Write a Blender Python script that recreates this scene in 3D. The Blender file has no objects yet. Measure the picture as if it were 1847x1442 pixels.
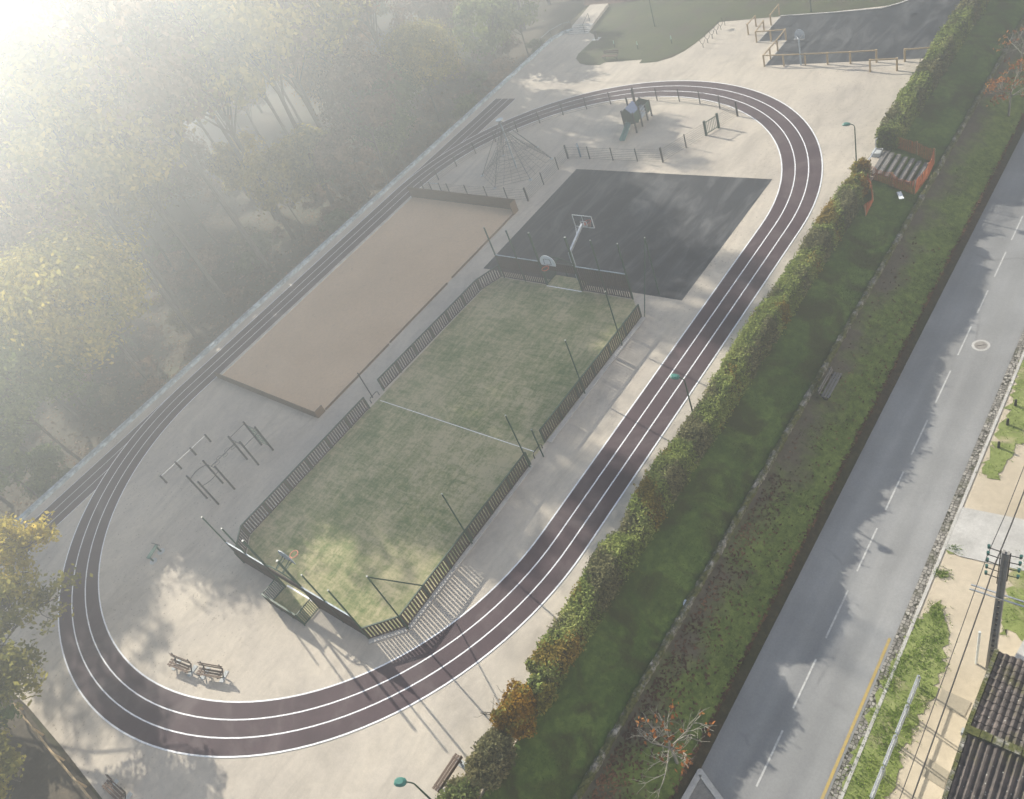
import bpy, math, random
from mathutils import Vector, Matrix, noise as mnoise
from mathutils.geometry import tessellate_polygon

rad = math.radians
SC = bpy.context.scene
COL = SC.collection

# ------------------------------------------------------------------ camera, sky, sun, exposure
cam_data = bpy.data.cameras.new("camera")
cam = bpy.data.objects.new("camera", cam_data)
COL.objects.link(cam)
cam.matrix_world = Matrix(((0.763714, -0.220092, 0.606877, 34.225), (0.561585, 0.690142, -0.456427, -20.401), (-0.318376, 0.689393, 0.650672, 33.600), (0, 0, 0, 1)))
cam_data.sensor_width = 36
cam_data.lens = 28.467
cam_data.clip_end = 3000
SC.camera = cam

SUN_EL, SUN_DIR = rad(24.6), (-0.970, 0.244)      # towards the sun, in plan
world = bpy.data.worlds.new("World")
SC.world = world
world.use_nodes = True
wn = world.node_tree
sky = wn.nodes.new("ShaderNodeTexSky")
sky.sky_type = 'NISHITA'
sky.sun_disc = False
sky.sun_elevation = SUN_EL
sky.sun_rotation = math.atan2(-SUN_DIR[0], SUN_DIR[1])
sky.dust_density = 2.0
bg = wn.nodes["Background"]
bg.inputs[1].default_value = 0.075
wn.links.new(sky.outputs[0], bg.inputs[0])

sun_data = bpy.data.lights.new("sun", 'SUN')
sun_data.energy = 5.0
sun_data.angle = rad(0.55)
sun_data.color = (1.0, 0.93, 0.80)
sun = bpy.data.objects.new("sun", sun_data)
COL.objects.link(sun)
sdir = Vector((SUN_DIR[0] * math.cos(SUN_EL), SUN_DIR[1] * math.cos(SUN_EL), math.sin(SUN_EL)))
sun.rotation_euler = sdir.to_track_quat('Z', 'Y').to_euler()

SC.view_settings.view_transform = 'Standard'
SC.view_settings.look = 'None'
SC.view_settings.exposure = 1.44
SC.view_settings.gamma = 1
SC.render.engine = 'CYCLES'
cy = SC.cycles
cy.max_bounces = 5
cy.diffuse_bounces = 2
cy.glossy_bounces = 2
cy.transmission_bounces = 3
cy.transparent_max_bounces = 6
cy.volume_bounces = 0
cy.use_denoising = True
cy.sample_clamp_indirect = 6

HAZE_DENSITY, HAZE_ANISO = 0.0055, 0.70

# ------------------------------------------------------------------ mesh helper
ZROAD = -2.4
def zt(x, y=0.0):
    """Height of the land: a wooded drop on the left, the terrace, a bank, a wall and the road."""
    if x < -28.4:
        t = -28.4 - x
        return -6 * (1 - math.exp(-t / 6.0)) - 0.03 * min(t, 100)
    if x < 16.4: return 0.0
    if x < 19.25: return -0.9 * (x - 16.4) / 2.85
    if x < 19.6: return -0.9
    if x < 23.0: return -1.02 - 1.28 * (x - 19.6) / 3.4
    return ZROAD

def root_of(o):
    while o.parent: o = o.parent
    return o

class MB:
    def __init__(self): self.v, self.f = [], []
    def add(self, vs, fs):
        n = len(self.v)
        self.v.extend(tuple(p) for p in vs)
        self.f.extend(tuple(i + n for i in q) for q in fs)
        return self
    def box(self, x, y, z, sx, sy, sz, rz=0.0):
        """Box with its base centre at x, y, z."""
        c, s = math.cos(rz), math.sin(rz)
        vs = []
        for k in (0, 1):
            for a, b in ((-1, -1), (1, -1), (1, 1), (-1, 1)):
                u, w = a * sx / 2, b * sy / 2
                vs.append((x + u * c - w * s, y + u * s + w * c, z + k * sz))
        return self.add(vs, [(3, 2, 1, 0), (4, 5, 6, 7), (0, 1, 5, 4), (1, 2, 6, 5), (2, 3, 7, 6), (3, 0, 4, 7)])
    def bar(self, p, q, w, h=None, up=(0, 0, 1)):
        h = w if h is None else h
        p, q = Vector(p), Vector(q)
        d = (q - p).normalized()
        u = Vector(up)
        if abs(d.dot(u)) > 0.97: u = Vector((0, 1, 0))
        s = d.cross(u).normalized() * (w / 2)
        t = s.cross(d).normalized() * (h / 2)
        vs = []
        for e in (p, q):
            vs += [e - s - t, e + s - t, e + s + t, e - s + t]
        return self.add(vs, [(3, 2, 1, 0), (4, 5, 6, 7), (0, 1, 5, 4), (1, 2, 6, 5), (2, 3, 7, 6), (3, 0, 4, 7)])
    def tube(self, pts, r, n=6, r1=None):
        pts = [Vector(p) for p in pts]
        m = len(pts)
        vs, fs = [], []
        ref = None
        for i, p in enumerate(pts):
            d = (pts[min(i + 1, m - 1)] - pts[max(i - 1, 0)]).normalized()
            if ref is None or abs(d.dot(ref)) > 0.95:
                ref = Vector((0, 0, 1)) if abs(d.z) < 0.8 else Vector((1, 0, 0))
            s = d.cross(ref).normalized()
            t = s.cross(d).normalized()
            rr = r if r1 is None else r + (r1 - r) * i / max(1, m - 1)
            for k in range(n):
                a = 2 * math.pi * k / n
                vs.append(p + s * (rr * math.cos(a)) + t * (rr * math.sin(a)))
        for i in range(m - 1):
            for k in range(n):
                a, b = i * n + k, i * n + (k + 1) % n
                fs.append((a, b, b + n, a + n))
        fs.append(tuple(range(n - 1, -1, -1)))
        fs.append(tuple((m - 1) * n + k for k in range(n)))
        return self.add(vs, fs)
    def prism(self, poly, z0, z1):
        n = len(poly)
        vs = [(p[0], p[1], z0) for p in poly] + [(p[0], p[1], z1) for p in poly]
        tris = tessellate_polygon([[Vector((p[0], p[1], 0)) for p in poly]])
        fs = []
        for t in tris:
            a, b, c = [Vector((poly[i][0], poly[i][1])) for i in t]
            if (b - a).x * (c - a).y - (b - a).y * (c - a).x < 0: t = (t[0], t[2], t[1])
            fs.append((t[0] + n, t[1] + n, t[2] + n))
            fs.append((t[2], t[1], t[0]))
        area = sum(poly[i][0] * poly[(i + 1) % n][1] - poly[(i + 1) % n][0] * poly[i][1] for i in range(n))
        for i in range(n):
            j = (i + 1) % n
            fs.append((i, j, j + n, i + n) if area > 0 else (j, i, i + n, j + n))
        return self.add(vs, fs)
    def sheet(self, poly, z):
        """Flat polygon, facing up; z a number or None for each point's own z."""
        vs = [(p[0], p[1], p[2] if z is None else z) for p in poly]
        fs = []
        for t in tessellate_polygon([[Vector((p[0], p[1], 0)) for p in poly]]):
            a, b, c = [Vector((poly[i][0], poly[i][1])) for i in t]
            fs.append(t if (b - a).x * (c - a).y - (b - a).y * (c - a).x > 0 else (t[0], t[2], t[1]))
        return self.add(vs, fs)
    def strip(self, a, b):
        """Quads between two rows of points."""
        n = len(a)
        return self.add(list(a) + list(b), [(i, i + 1, n + i + 1, n + i) for i in range(n - 1)])
    def grid(self, xs, ys, fz):
        vs = [(x, y, fz(x, y)) for y in ys for x in xs]
        w = len(xs)
        return self.add(vs, [(j * w + i, j * w + i + 1, (j + 1) * w + i + 1, (j + 1) * w + i)
                             for j in range(len(ys) - 1) for i in range(w - 1)])
    def build(self, name, mat, parent=None, loc=None, smooth=False, local=False):
        vs = self.v
        if not local:
            if parent is not None:
                r = root_of(parent)
                lo, a = r.location, -r.rotation_euler.z
                c, s = math.cos(a), math.sin(a)
                vs = [((p[0] - lo.x) * c - (p[1] - lo.y) * s, (p[0] - lo.x) * s + (p[1] - lo.y) * c, p[2] - lo.z) for p in vs]
            elif loc is not None:
                vs = [(p[0] - loc[0], p[1] - loc[1], p[2] - loc[2]) for p in vs]
        me = bpy.data.meshes.new(name)
        me.from_pydata(vs, [], self.f)
        me.update()
        if smooth:
            me.polygons.foreach_set("use_smooth", [True] * len(me.polygons))
        o = bpy.data.objects.new(name, me)
        COL.objects.link(o)
        if mat is not None: me.materials.append(mat)
        if parent is not None: o.parent = parent
        elif loc is not None: o.location = loc
        return o

def tag(o, label, cat, group=None, kind=None):
    o["label"] = label
    o["category"] = cat
    if group: o["group"] = group
    o["kind"] = kind or "thing"
    return o
def thing(name, label, cat, loc=(0, 0, 0), rz=0.0, group=None):
    o = bpy.data.objects.new(name, None)
    COL.objects.link(o)
    o.location = loc if len(loc) == 3 else (loc[0], loc[1], 0)
    o.rotation_euler = (0, 0, rz)
    o.empty_display_size = 0.3
    return tag(o, label, cat, group)
def setting(o, kind="structure"):
    o["kind"] = kind
    return o
def copy_tree(o, parent=None):
    c = o.copy()
    COL.objects.link(c)
    c.parent = parent
    for ch in [k for k in o.children]: copy_tree(ch, c)
    return c
def place(proto, first, loc, rz, label, scale=1.0, group=None):
    o = proto if first else copy_tree(proto)
    o.location = loc
    o.rotation_euler = (0, 0, rz)
    o.scale = (scale,) * 3
    o["label"] = label
    if group: o["group"] = group
    return o

# ------------------------------------------------------------------ material helper
class NT:
    def __init__(self, name):
        self.m = bpy.data.materials.new(name)
        self.m.use_nodes = True
        self.t = self.m.node_tree
        self.b = self.t.nodes["Principled BSDF"]
        self.b.inputs["Specular IOR Level"].default_value = 0.25
    def n(self, kind, **kw):
        o = self.t.nodes.new(kind)
        for k, v in kw.items(): setattr(o, k, v)
        return o
    def l(self, a, b): self.t.links.new(a, b)
    def pos(self, scale=(1, 1, 1), rot=0.0, obj=False):
        if obj: src = self.n("ShaderNodeTexCoord").outputs["Object"]
        else: src = self.n("ShaderNodeNewGeometry").outputs["Position"]
        mp = self.n("ShaderNodeMapping")
        mp.inputs["Scale"].default_value = scale
        mp.inputs["Rotation"].default_value = (0, 0, rot)
        self.l(src, mp.inputs[0])
        return mp.outputs[0]
    def noise(self, scale, detail=5, rough=0.55, vec=None, dist=0.0):
        o = self.n("ShaderNodeTexNoise")
        o.inputs["Scale"].default_value = scale
        o.inputs["Detail"].default_value = detail
        o.inputs["Roughness"].default_value = rough
        o.inputs["Distortion"].default_value = dist
        self.l(vec if vec is not None else self.pos(), o.inputs["Vector"])
        return o.outputs[0]
    def ramp(self, fac, stops, mode='LINEAR'):
        o = self.n("ShaderNodeValToRGB")
        r = o.color_ramp
        r.interpolation = mode
        while len(r.elements) < len(stops): r.elements.new(0.5)
        for e, (p, c) in zip(r.elements, stops):
            e.position = p
            e.color = (c, c, c, 1) if isinstance(c, (int, float)) else (*c, 1)
        self.l(fac, o.inputs[0])
        return o.outputs[0]
    def mix(self, fac, a, b, blend='MIX'):
        o = self.n("ShaderNodeMix", data_type='RGBA', blend_type=blend)
        for sock, v in ((o.inputs[0], fac), (o.inputs[6], a), (o.inputs[7], b)):
            if isinstance(v, (int, float)): sock.default_value = v
            elif isinstance(v, tuple): sock.default_value = (*v, 1)
            else: self.l(v, sock)
        return o.outputs[2]
    def math(self, op, a, b=0.0):
        o = self.n("ShaderNodeMath", operation=op)
        for s, v in ((o.inputs[0], a), (o.inputs[1], b)):
            if isinstance(v, (int, float)): s.default_value = v
            else: self.l(v, s)
        return o.outputs[0]
    def color(self, c):
        if isinstance(c, tuple): self.b.inputs["Base Color"].default_value = (*c, 1)
        else: self.l(c, self.b.inputs["Base Color"])
        return self
    def rough(self, r):
        if isinstance(r, (int, float)): self.b.inputs["Roughness"].default_value = r
        else: self.l(r, self.b.inputs["Roughness"])
        return self
    def bump(self, h, strength=0.3, dist=0.05):
        o = self.n("ShaderNodeBump")
        o.inputs["Strength"].default_value = strength
        o.inputs["Distance"].default_value = dist
        self.l(h, o.inputs["Height"])
        self.l(o.outputs[0], self.b.inputs["Normal"])
        return self
    def metal(self, v=1.0):
        self.b.inputs["Metallic"].default_value = v
        return self

def plain(name, c, rough=0.6, metal=0.0, var=0.18, scale=4.0):
    """A single-colour material with a little worn unevenness."""
    k = NT(name)
    lo = tuple(x * (1 - var) for x in c)
    hi = tuple(min(0.9, x * (1 + var)) for x in c)
    k.color(k.ramp(k.noise(scale, 6, 0.6, k.pos(obj=True)), [(0.3, lo), (0.7, hi)])).rough(rough)
    if metal: k.metal(metal)
    return k.m

def leafy(name, stops, trans=0.35, hue=0.0, leafvar=0.25):
    """Leaf material: colour differs from leaf to leaf and a little from plant to plant."""
    k = NT(name)
    geo = k.n("ShaderNodeNewGeometry").outputs["Random Per Island"]
    clump = k.noise(0.55, 3, 0.5, k.pos(obj=True))
    info = k.n("ShaderNodeObjectInfo").outputs["Random"]
    f = k.math('ADD', k.math('MULTIPLY', geo, leafvar), k.math('MULTIPLY', clump, 1.3 - leafvar))
    f = k.math('ADD', k.math('SUBTRACT', f, 0.17), k.math('MULTIPLY', k.math('SUBTRACT', info, 0.5), hue))
    c = k.ramp(f, stops)
    t = k.t
    d = k.n("ShaderNodeBsdfDiffuse")
    tr = k.n("ShaderNodeBsdfTranslucent")
    mx = k.n("ShaderNodeMixShader")
    mx.inputs[0].default_value = trans
    k.l(c, d.inputs[0]); k.l(c, tr.inputs[0])
    k.l(d.outputs[0], mx.inputs[1]); k.l(tr.outputs[0], mx.inputs[2])
    k.l(mx.outputs[0], t.nodes["Material Output"].inputs[0])
    t.nodes.remove(k.b)
    return k.m

# ------------------------------------------------------------------ surface materials
def mat_plaza():
    k = NT("compacted_sand")
    big = k.noise(0.16, 6, 0.6, dist=0.6)
    fine = k.noise(3.2, 8, 0.7)
    wisp = k.noise(0.5, 6, 0.65, k.pos((1.0, 0.3, 1), 0.5), dist=2.2)
    c = k.ramp(big, [(0.3, (0.39, 0.35, 0.30)), (0.5, (0.47, 0.42, 0.35)), (0.72, (0.54, 0.48, 0.39))])
    c = k.mix(0.45, c, k.ramp(wisp, [(0.3, 0.62), (0.5, 1.0), (0.7, 1.2)]), 'MULTIPLY')
    c = k.mix(0.5, c, k.ramp(fine, [(0.25, 0.72), (0.75, 1.2)]), 'MULTIPLY')
    grain = k.noise(16, 6, 0.8)
    c = k.mix(0.55, c, k.ramp(grain, [(0.25, 0.70), (0.5, 1.0), (0.75, 1.22)]), 'MULTIPLY')
    ln = k.n("ShaderNodeTexVoronoi", feature='DISTANCE_TO_EDGE'); ln.inputs["Scale"].default_value = 0.09
    k.l(k.mix(0.6, k.pos(), k.n("ShaderNodeTexNoise").outputs[1]), ln.inputs["Vector"])
    c = k.mix(k.math('MULTIPLY', k.ramp(ln.outputs[0], [(0.004, 1.0), (0.016, 0.0)]), k.ramp(k.noise(0.4, 4), [(0.48, 0.0), (0.62, 0.35)])), c, (0.26, 0.235, 0.205))
    # scattered leaf crumbs, thicker under the trees at the near left end
    vor = k.n("ShaderNodeTexVoronoi"); vor.inputs["Scale"].default_value = 3.6
    k.l(k.pos(), vor.inputs["Vector"])
    near = k.n("ShaderNodeSeparateXYZ"); k.l(k.n("ShaderNodeNewGeometry").outputs["Position"], near.inputs[0])
    a = k.math('MULTIPLY', k.math('SUBTRACT', -4.0, near.outputs[1]), 0.09)
    a = k.math('MULTIPLY', a, k.math('MULTIPLY', k.math('SUBTRACT', 4.0, near.outputs[0]), 0.09))
    a = k.math('MINIMUM', k.math('MAXIMUM', a, 0.0), 1.0)
    spot = k.ramp(k.math('ADD', vor.outputs["Distance"], k.math('MULTIPLY', k.noise(0.9, 4), 0.35)), [(0.26, 1.0), (0.36, 0.0)])
    c = k.mix(k.math('MULTIPLY', spot, k.math('MULTIPLY', a, 0.65)), c, (0.16, 0.13, 0.10))
    k.color(c).rough(0.92).bump(fine, 0.25, 0.02)
    return k.m
def mat_track():
    k = NT("track_rubber")
    f = k.noise(14, 8, 0.75)
    b = k.noise(0.5, 5, 0.6)
    c = k.ramp(b, [(0.3, (0.045, 0.026, 0.033)), (0.7, (0.070, 0.042, 0.050))])
    c = k.mix(0.7, c, k.ramp(f, [(0.3, 0.6), (0.75, 1.5)]), 'MULTIPLY')
    dust = k.ramp(k.noise(0.27, 7, 0.7, dist=1.2), [(0.5, 0.0), (0.78, 0.35)])
    k.color(k.mix(dust, c, (0.27, 0.24, 0.22))).rough(0.75).bump(f, 0.2, 0.01)
    return k.m
def mat_paint(name, c, wear=0.3):
    k = NT(name)
    w = k.ramp(k.noise(5, 8, 0.75), [(0.45, 0.0), (0.75, wear)])
    k.color(k.mix(w, c, (0.22, 0.21, 0.2))).rough(0.6)
    return k.m
def mat_asphalt():
    k = NT("dark_asphalt")
    f = k.noise(9, 8, 0.8)
    c = k.ramp(k.noise(0.35, 6, 0.6), [(0.3, (0.013, 0.016, 0.022)), (0.7, (0.023, 0.027, 0.035))])
    c = k.mix(0.6, c, k.ramp(f, [(0.3, 0.7), (0.7, 1.3)]), 'MULTIPLY')
    st = k.noise(0.55, 8, 0.72, k.pos((1, 0.25, 1), -0.35), dist=1.4)
    dust = k.ramp(st, [(0.47, 0.0), (0.72, 0.5)])
    k.color(k.mix(dust, c, (0.2, 0.2, 0.2))).rough(0.72).bump(f, 0.2, 0.01)
    return k.m
def mat_road():
    k = NT("road_asphalt")
    f = k.noise(11, 8, 0.8)
    band = k.noise(0.9, 5, 0.6, k.pos((1, 0.05, 1)))
    c = k.ramp(band, [(0.3, (0.213, 0.216, 0.218)), (0.7, (0.282, 0.282, 0.276))])
    c = k.mix(0.6, c, k.ramp(f, [(0.3, 0.75), (0.7, 1.25)]), 'MULTIPLY')
    patch = k.ramp(k.noise(0.22, 5, 0.6), [(0.4, 0.84), (0.65, 1.1)])
    c = k.mix(0.8, c, patch, 'MULTIPLY')
    wheel = k.n("ShaderNodeTexWave"); wheel.inputs["Scale"].default_value = 0.19; wheel.inputs["Distortion"].default_value = 1.2
    k.l(k.pos((1, 0.04, 1)), wheel.inputs["Vector"])
    c = k.mix(0.3, c, k.ramp(wheel.outputs["Fac"], [(0.2, 0.82), (0.8, 1.12)]), 'MULTIPLY')
    e = k.n("ShaderNodeTexVoronoi", feature='DISTANCE_TO_EDGE'); e.inputs["Scale"].default_value = 0.17
    k.l(k.mix(0.35, k.pos(), k.n("ShaderNodeTexNoise").outputs[1]), e.inputs["Vector"])
    crack = k.math('MULTIPLY', k.ramp(e.outputs[0], [(0.004, 1.0), (0.012, 0.0)]), k.ramp(k.noise(0.3, 4), [(0.56, 0.0), (0.66, 0.3)]))
    c = k.mix(crack, c, (0.09, 0.09, 0.09))
    k.color(c).rough(0.82).bump(f, 0.15, 0.01)
    return k.m
def mat_turf():
    k = NT("artificial_turf")
    a = k.noise(0.8, 7, 0.7, k.pos((3.4, 0.8, 1), 0.12), dist=0.9)
    b = k.noise(0.8, 7, 0.7, k.pos((0.8, 3.4, 1), 0.12), dist=0.9)
    big = k.noise(0.25, 4, 0.6)
    fine = k.noise(6, 7, 0.75)
    f = k.math('ADD', k.math('MULTIPLY', k.math('ADD', a, b), 0.40), k.math('ADD', k.math('MULTIPLY', big, 0.42), k.math('MULTIPLY', fine, 0.38)))
    f = k.math('SUBTRACT', f, 0.30)
    c = k.ramp(f, [(0.32, (0.085, 0.132, 0.044)), (0.42, (0.160, 0.195, 0.078)), (0.50, (0.275, 0.270, 0.138)), (0.58, (0.41, 0.365, 0.22))])
    k.color(c).rough(0.95).bump(fine, 0.4, 0.03)
    return k.m
def mat_pit():
    k = NT("petanque_gravel")
    f = k.noise(4, 8, 0.75)
    c = k.ramp(k.noise(0.2, 6, 0.6), [(0.3, (0.525, 0.382, 0.250)), (0.7, (0.615, 0.455, 0.305))])
    c = k.mix(0.5, c, k.ramp(f, [(0.3, 0.78), (0.7, 1.15)]), 'MULTIPLY')
    sc = k.ramp(k.noise(0.9, 8, 0.75, dist=2.5), [(0.58, 0.0), (0.74, 0.42)])
    k.color(k.mix(sc, c, (0.2, 0.14, 0.1))).rough(0.95).bump(f, 0.2, 0.02)
    return k.m
def mat_grass(name, dark, mid, light, soil=None, s_at=0.62):
    k = NT(name)
    f = k.noise(2.6, 8, 0.75)
    big = k.noise(0.3, 5, 0.6)
    h = k.math('ADD', k.math('MULTIPLY', f, 0.55), k.math('MULTIPLY', big, 0.45))
    c = k.ramp(h, [(0.36, dark), (0.5, mid), (0.64, light)])
    if soil:
        s = k.ramp(k.noise(0.42, 7, 0.65, dist=0.8), [(s_at - 0.07, 0.0), (s_at + 0.07, 1.0)])
        c = k.mix(s, c, soil)
    k.color(c).rough(0.95).bump(f, 0.6, 0.06)
    return k.m
def mat_verge():
    """Strip below the stone wall: bare dark soil near the wall, grass by the kerb."""
    k = NT("worn_verge")
    f = k.noise(2.4, 8, 0.75)
    sx = k.n("ShaderNodeSeparateXYZ"); k.l(k.n("ShaderNodeNewGeometry").outputs["Position"], sx.inputs[0])
    u = k.math('ADD', k.math('MULTIPLY', k.math('SUBTRACT', sx.outputs[0], 19.4), 0.27), k.math('MULTIPLY', k.math('SUBTRACT', k.noise(0.5, 7, 0.65), 0.5), 1.5))
    g = k.ramp(f, [(0.35, (0.053, 0.076, 0.017)), (0.5, (0.106, 0.146, 0.032)), (0.68, (0.187, 0.230, 0.058))])
    s = k.ramp(f, [(0.3, (0.070, 0.060, 0.040)), (0.7, (0.130, 0.112, 0.078))])
    m = k.ramp(u, [(0.08, 0.0), (0.46, 1.0)])
    k.color(k.mix(m, s, g)).rough(0.95).bump(f, 0.6, 0.06)
    return k.m
def mat_litter():
    k = NT("leaf_litter")
    f = k.noise(3.0, 8, 0.8)
    big = k.noise(0.12, 5, 0.6)
    c = k.ramp(f, [(0.3, (0.028, 0.022, 0.014)), (0.5, (0.058, 0.046, 0.028)), (0.72, (0.125, 0.096, 0.055))])
    c = k.mix(k.ramp(big, [(0.45, 0.0), (0.65, 0.7)]), c, k.ramp(f, [(0.3, (0.02, 0.032, 0.012)), (0.7, (0.07, 0.085, 0.03))]))
    k.color(c).rough(0.95).bump(f, 0.7, 0.1)
    return k.m
def mat_stone():
    k = NT("mossy_stone")
    v = k.n("ShaderNodeTexVoronoi"); v.inputs["Scale"].default_value = 4.6
    k.l(k.pos(), v.inputs["Vector"])
    e = k.n("ShaderNodeTexVoronoi", feature='DISTANCE_TO_EDGE'); e.inputs["Scale"].default_value = 4.6
    k.l(k.pos(), e.inputs["Vector"])
    c = k.mix(0.65, k.ramp(k.noise(6, 7, 0.7), [(0.3, (0.13, 0.122, 0.105)), (0.7, (0.42, 0.40, 0.355))]), k.ramp(v.outputs["Color"], [(0.2, 0.55), (0.8, 1.25)]), 'MULTIPLY')
    c = k.mix(k.ramp(e.outputs[0], [(0.0, 0.85), (0.07, 0.0)]), c, (0.035, 0.032, 0.025))
    moss = k.ramp(k.noise(1.3, 7, 0.7), [(0.38, 0.0), (0.52, 0.95)])
    c = k.mix(moss, c, k.ramp(k.noise(8, 5), [(0.3, (0.038, 0.048, 0.012)), (0.7, (0.115, 0.118, 0.034))]))
    k.color(c).rough(0.95).bump(k.noise(7, 8, 0.7), 0.7, 0.05)
    return k.m
def mat_parapet():
    k = NT("weathered_parapet_concrete")
    v = k.n("ShaderNodeTexVoronoi"); v.inputs["Scale"].default_value = 3.2
    k.l(k.pos(), v.inputs["Vector"])
    c = k.mix(0.5, k.ramp(k.noise(2.5, 8, 0.75), [(0.35, (0.18, 0.23, 0.26)), (0.65, (0.46, 0.54, 0.58))]), k.ramp(v.outputs["Color"], [(0.2, 0.5), (0.8, 1.3)]), 'MULTIPLY')
    k.color(c).rough(0.9).bump(k.noise(6, 6), 0.5, 0.04)
    return k.m
def mat_wood(name, a, b, axis=(1, 12, 12)):
    k = NT(name)
    f = k.noise(1.6, 7, 0.65, k.pos(axis, obj=True))
    k.color(k.ramp(f, [(0.3, a), (0.7, b)])).rough(0.8).bump(f, 0.2, 0.01)
    return k.m
def mat_cobble():
    k = NT("cobble_setts")
    vec = k.pos((1, 1, 0))
    v = k.n("ShaderNodeTexVoronoi"); v.inputs["Scale"].default_value = 6.2; v.inputs["Randomness"].default_value = 0.55
    e = k.n("ShaderNodeTexVoronoi", feature='DISTANCE_TO_EDGE'); e.inputs["Scale"].default_value = 6.2; e.inputs["Randomness"].default_value = 0.55
    k.l(vec, v.inputs["Vector"]); k.l(vec, e.inputs["Vector"])
    c = k.ramp(v.outputs["Color"], [(0.1, (0.16, 0.148, 0.13)), (0.6, (0.31, 0.29, 0.26)), (0.95, (0.46, 0.43, 0.38))])
    c = k.mix(0.6, c, k.ramp(k.noise(5, 7, 0.7), [(0.3, 0.55), (0.7, 1.3)]), 'MULTIPLY')
    gap = k.ramp(e.outputs[0], [(0.03, 1.0), (0.12, 0.0)])
    c = k.mix(gap, c, (0.032, 0.032, 0.02))
    c = k.mix(k.ramp(k.noise(0.9, 6, 0.7), [(0.52, 0.0), (0.68, 0.8)]), c, (0.055, 0.06, 0.024))
    k.color(c).rough(0.9).bump(gap, -0.8, 0.03)
    return k.m
def mat_sand():
    k = NT("roadside_sand")
    f = k.noise(3.5, 8, 0.75)
    c = k.ramp(k.noise(0.35, 6, 0.6), [(0.3, (0.44, 0.375, 0.275)), (0.7, (0.56, 0.485, 0.37))])
    c = k.mix(0.5, c, k.ramp(f, [(0.3, 0.75), (0.7, 1.15)]), 'MULTIPLY')
    k.color(c).rough(0.95).bump(f, 0.3, 0.03)
    return k.m
def mat_concrete(name, lo, hi, sc=1.6):
    k = NT(name)
    f = k.noise(sc, 8, 0.72)
    k.color(k.mix(0.4, k.ramp(f, [(0.3, lo), (0.7, hi)]), k.ramp(k.noise(11, 6, 0.7), [(0.3, 0.7), (0.7, 1.2)]), 'MULTIPLY')).rough(0.9).bump(f, 0.2, 0.02)
    return k.m
def mat_tile():
    k = NT("old_roof_tiles")
    f = k.noise(2.2, 8, 0.75)
    c = k.ramp(f, [(0.3, (0.040, 0.036, 0.034)), (0.5, (0.092, 0.080, 0.075)), (0.72, (0.19, 0.155, 0.14))])
    c = k.mix(k.ramp(k.noise(1.1, 7, 0.7), [(0.52, 0.0), (0.66, 0.8)]), c, (0.055, 0.058, 0.020))
    v = k.n("ShaderNodeTexVoronoi"); v.inputs["Scale"].default_value = 4.5
    k.l(k.pos(), v.inputs["Vector"])
    c = k.mix(k.ramp(v.outputs["Distance"], [(0.09, 0.8), (0.14, 0.0)]), c, (0.42, 0.42, 0.38))
    k.color(c).rough(0.95).bump(f, 0.4, 0.03)
    return k.m

PLAZA, TRACK, ASPHALT, ROAD, TURF, PIT = mat_plaza(), mat_track(), mat_asphalt(), mat_road(), mat_turf(), mat_pit()
WHITE = mat_paint("white_line_paint", (0.78, 0.79, 0.80), 0.25)
WORN_WHITE = mat_paint("worn_road_paint", (0.50, 0.50, 0.48), 0.9)
YELLOW = mat_paint("yellow_kerb_paint", (0.46, 0.33, 0.10), 0.7)
BANK = mat_grass("bank_grass", (0.038, 0.066, 0.012), (0.073, 0.117, 0.023), (0.146, 0.204, 0.045), (0.051, 0.057, 0.017), 0.53)
LAWN = mat_grass("lawn_grass", (0.029, 0.040, 0.013), (0.050, 0.061, 0.022), (0.083, 0.090, 0.033), (0.054, 0.048, 0.030), 0.56)
FRESH = mat_grass("roadside_grass", (0.12, 0.145, 0.040), (0.205, 0.245, 0.075), (0.31, 0.33, 0.13), (0.40, 0.34, 0.22), 0.60)
VERGE, LITTER, STONE, PARAPET, COBBLE, SAND = mat_verge(), mat_litter(), mat_stone(), mat_parapet(), mat_cobble(), mat_sand()
KERB = mat_concrete("kerb_concrete", (0.36, 0.35, 0.32), (0.58, 0.56, 0.52))
SLAB = mat_concrete("driveway_concrete", (0.36, 0.35, 0.325), (0.56, 0.545, 0.51), 0.9)
PALE = mat_concrete("footing_concrete", (0.36, 0.39, 0.39), (0.52, 0.54, 0.54))
DARKER_SAND = mat_concrete("darker_sand", (0.30, 0.265, 0.20), (0.38, 0.335, 0.26), 0.7)
TILE = mat_tile()
REDSOIL = mat_grass("fallen_leaf_soil", (0.075, 0.042, 0.034), (0.115, 0.066, 0.05), (0.17, 0.095, 0.066))
DGREEN = plain("dark_green_paint", (0.022, 0.060, 0.040), 0.45)
LAMPGREEN = plain("lamp_green_paint", (0.045, 0.17, 0.14), 0.4)
TEAL = plain("slide_teal_plastic", (0.05, 0.17, 0.155), 0.35)
SLAT = mat_wood("dark_slat_wood", (0.040, 0.031, 0.027), (0.085, 0.066, 0.058))
PLANK = mat_wood("brown_plank", (0.095, 0.062, 0.036), (0.19, 0.125, 0.075))
BENCHWOOD = mat_wood("bench_wood", (0.085, 0.056, 0.040), (0.17, 0.115, 0.085))
GREYWOOD = mat_wood("weathered_wood", (0.11, 0.105, 0.10), (0.22, 0.21, 0.20))
PINE = mat_wood("pale_pine", (0.33, 0.24, 0.13), (0.50, 0.38, 0.23))
STEEL = plain("galvanised_steel", (0.56, 0.58, 0.60), 0.38, 0.75, 0.1)
GREYPAINT = plain("grey_metal_paint", (0.34, 0.40, 0.44), 0.5)
DARKMETAL = plain("dark_post_metal", (0.040, 0.040, 0.038), 0.5)
WIRE = plain("fence_wire", (0.10, 0.097, 0.09), 0.6)
ROPE = plain("grey_rope", (0.11, 0.11, 0.11), 0.9)
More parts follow.
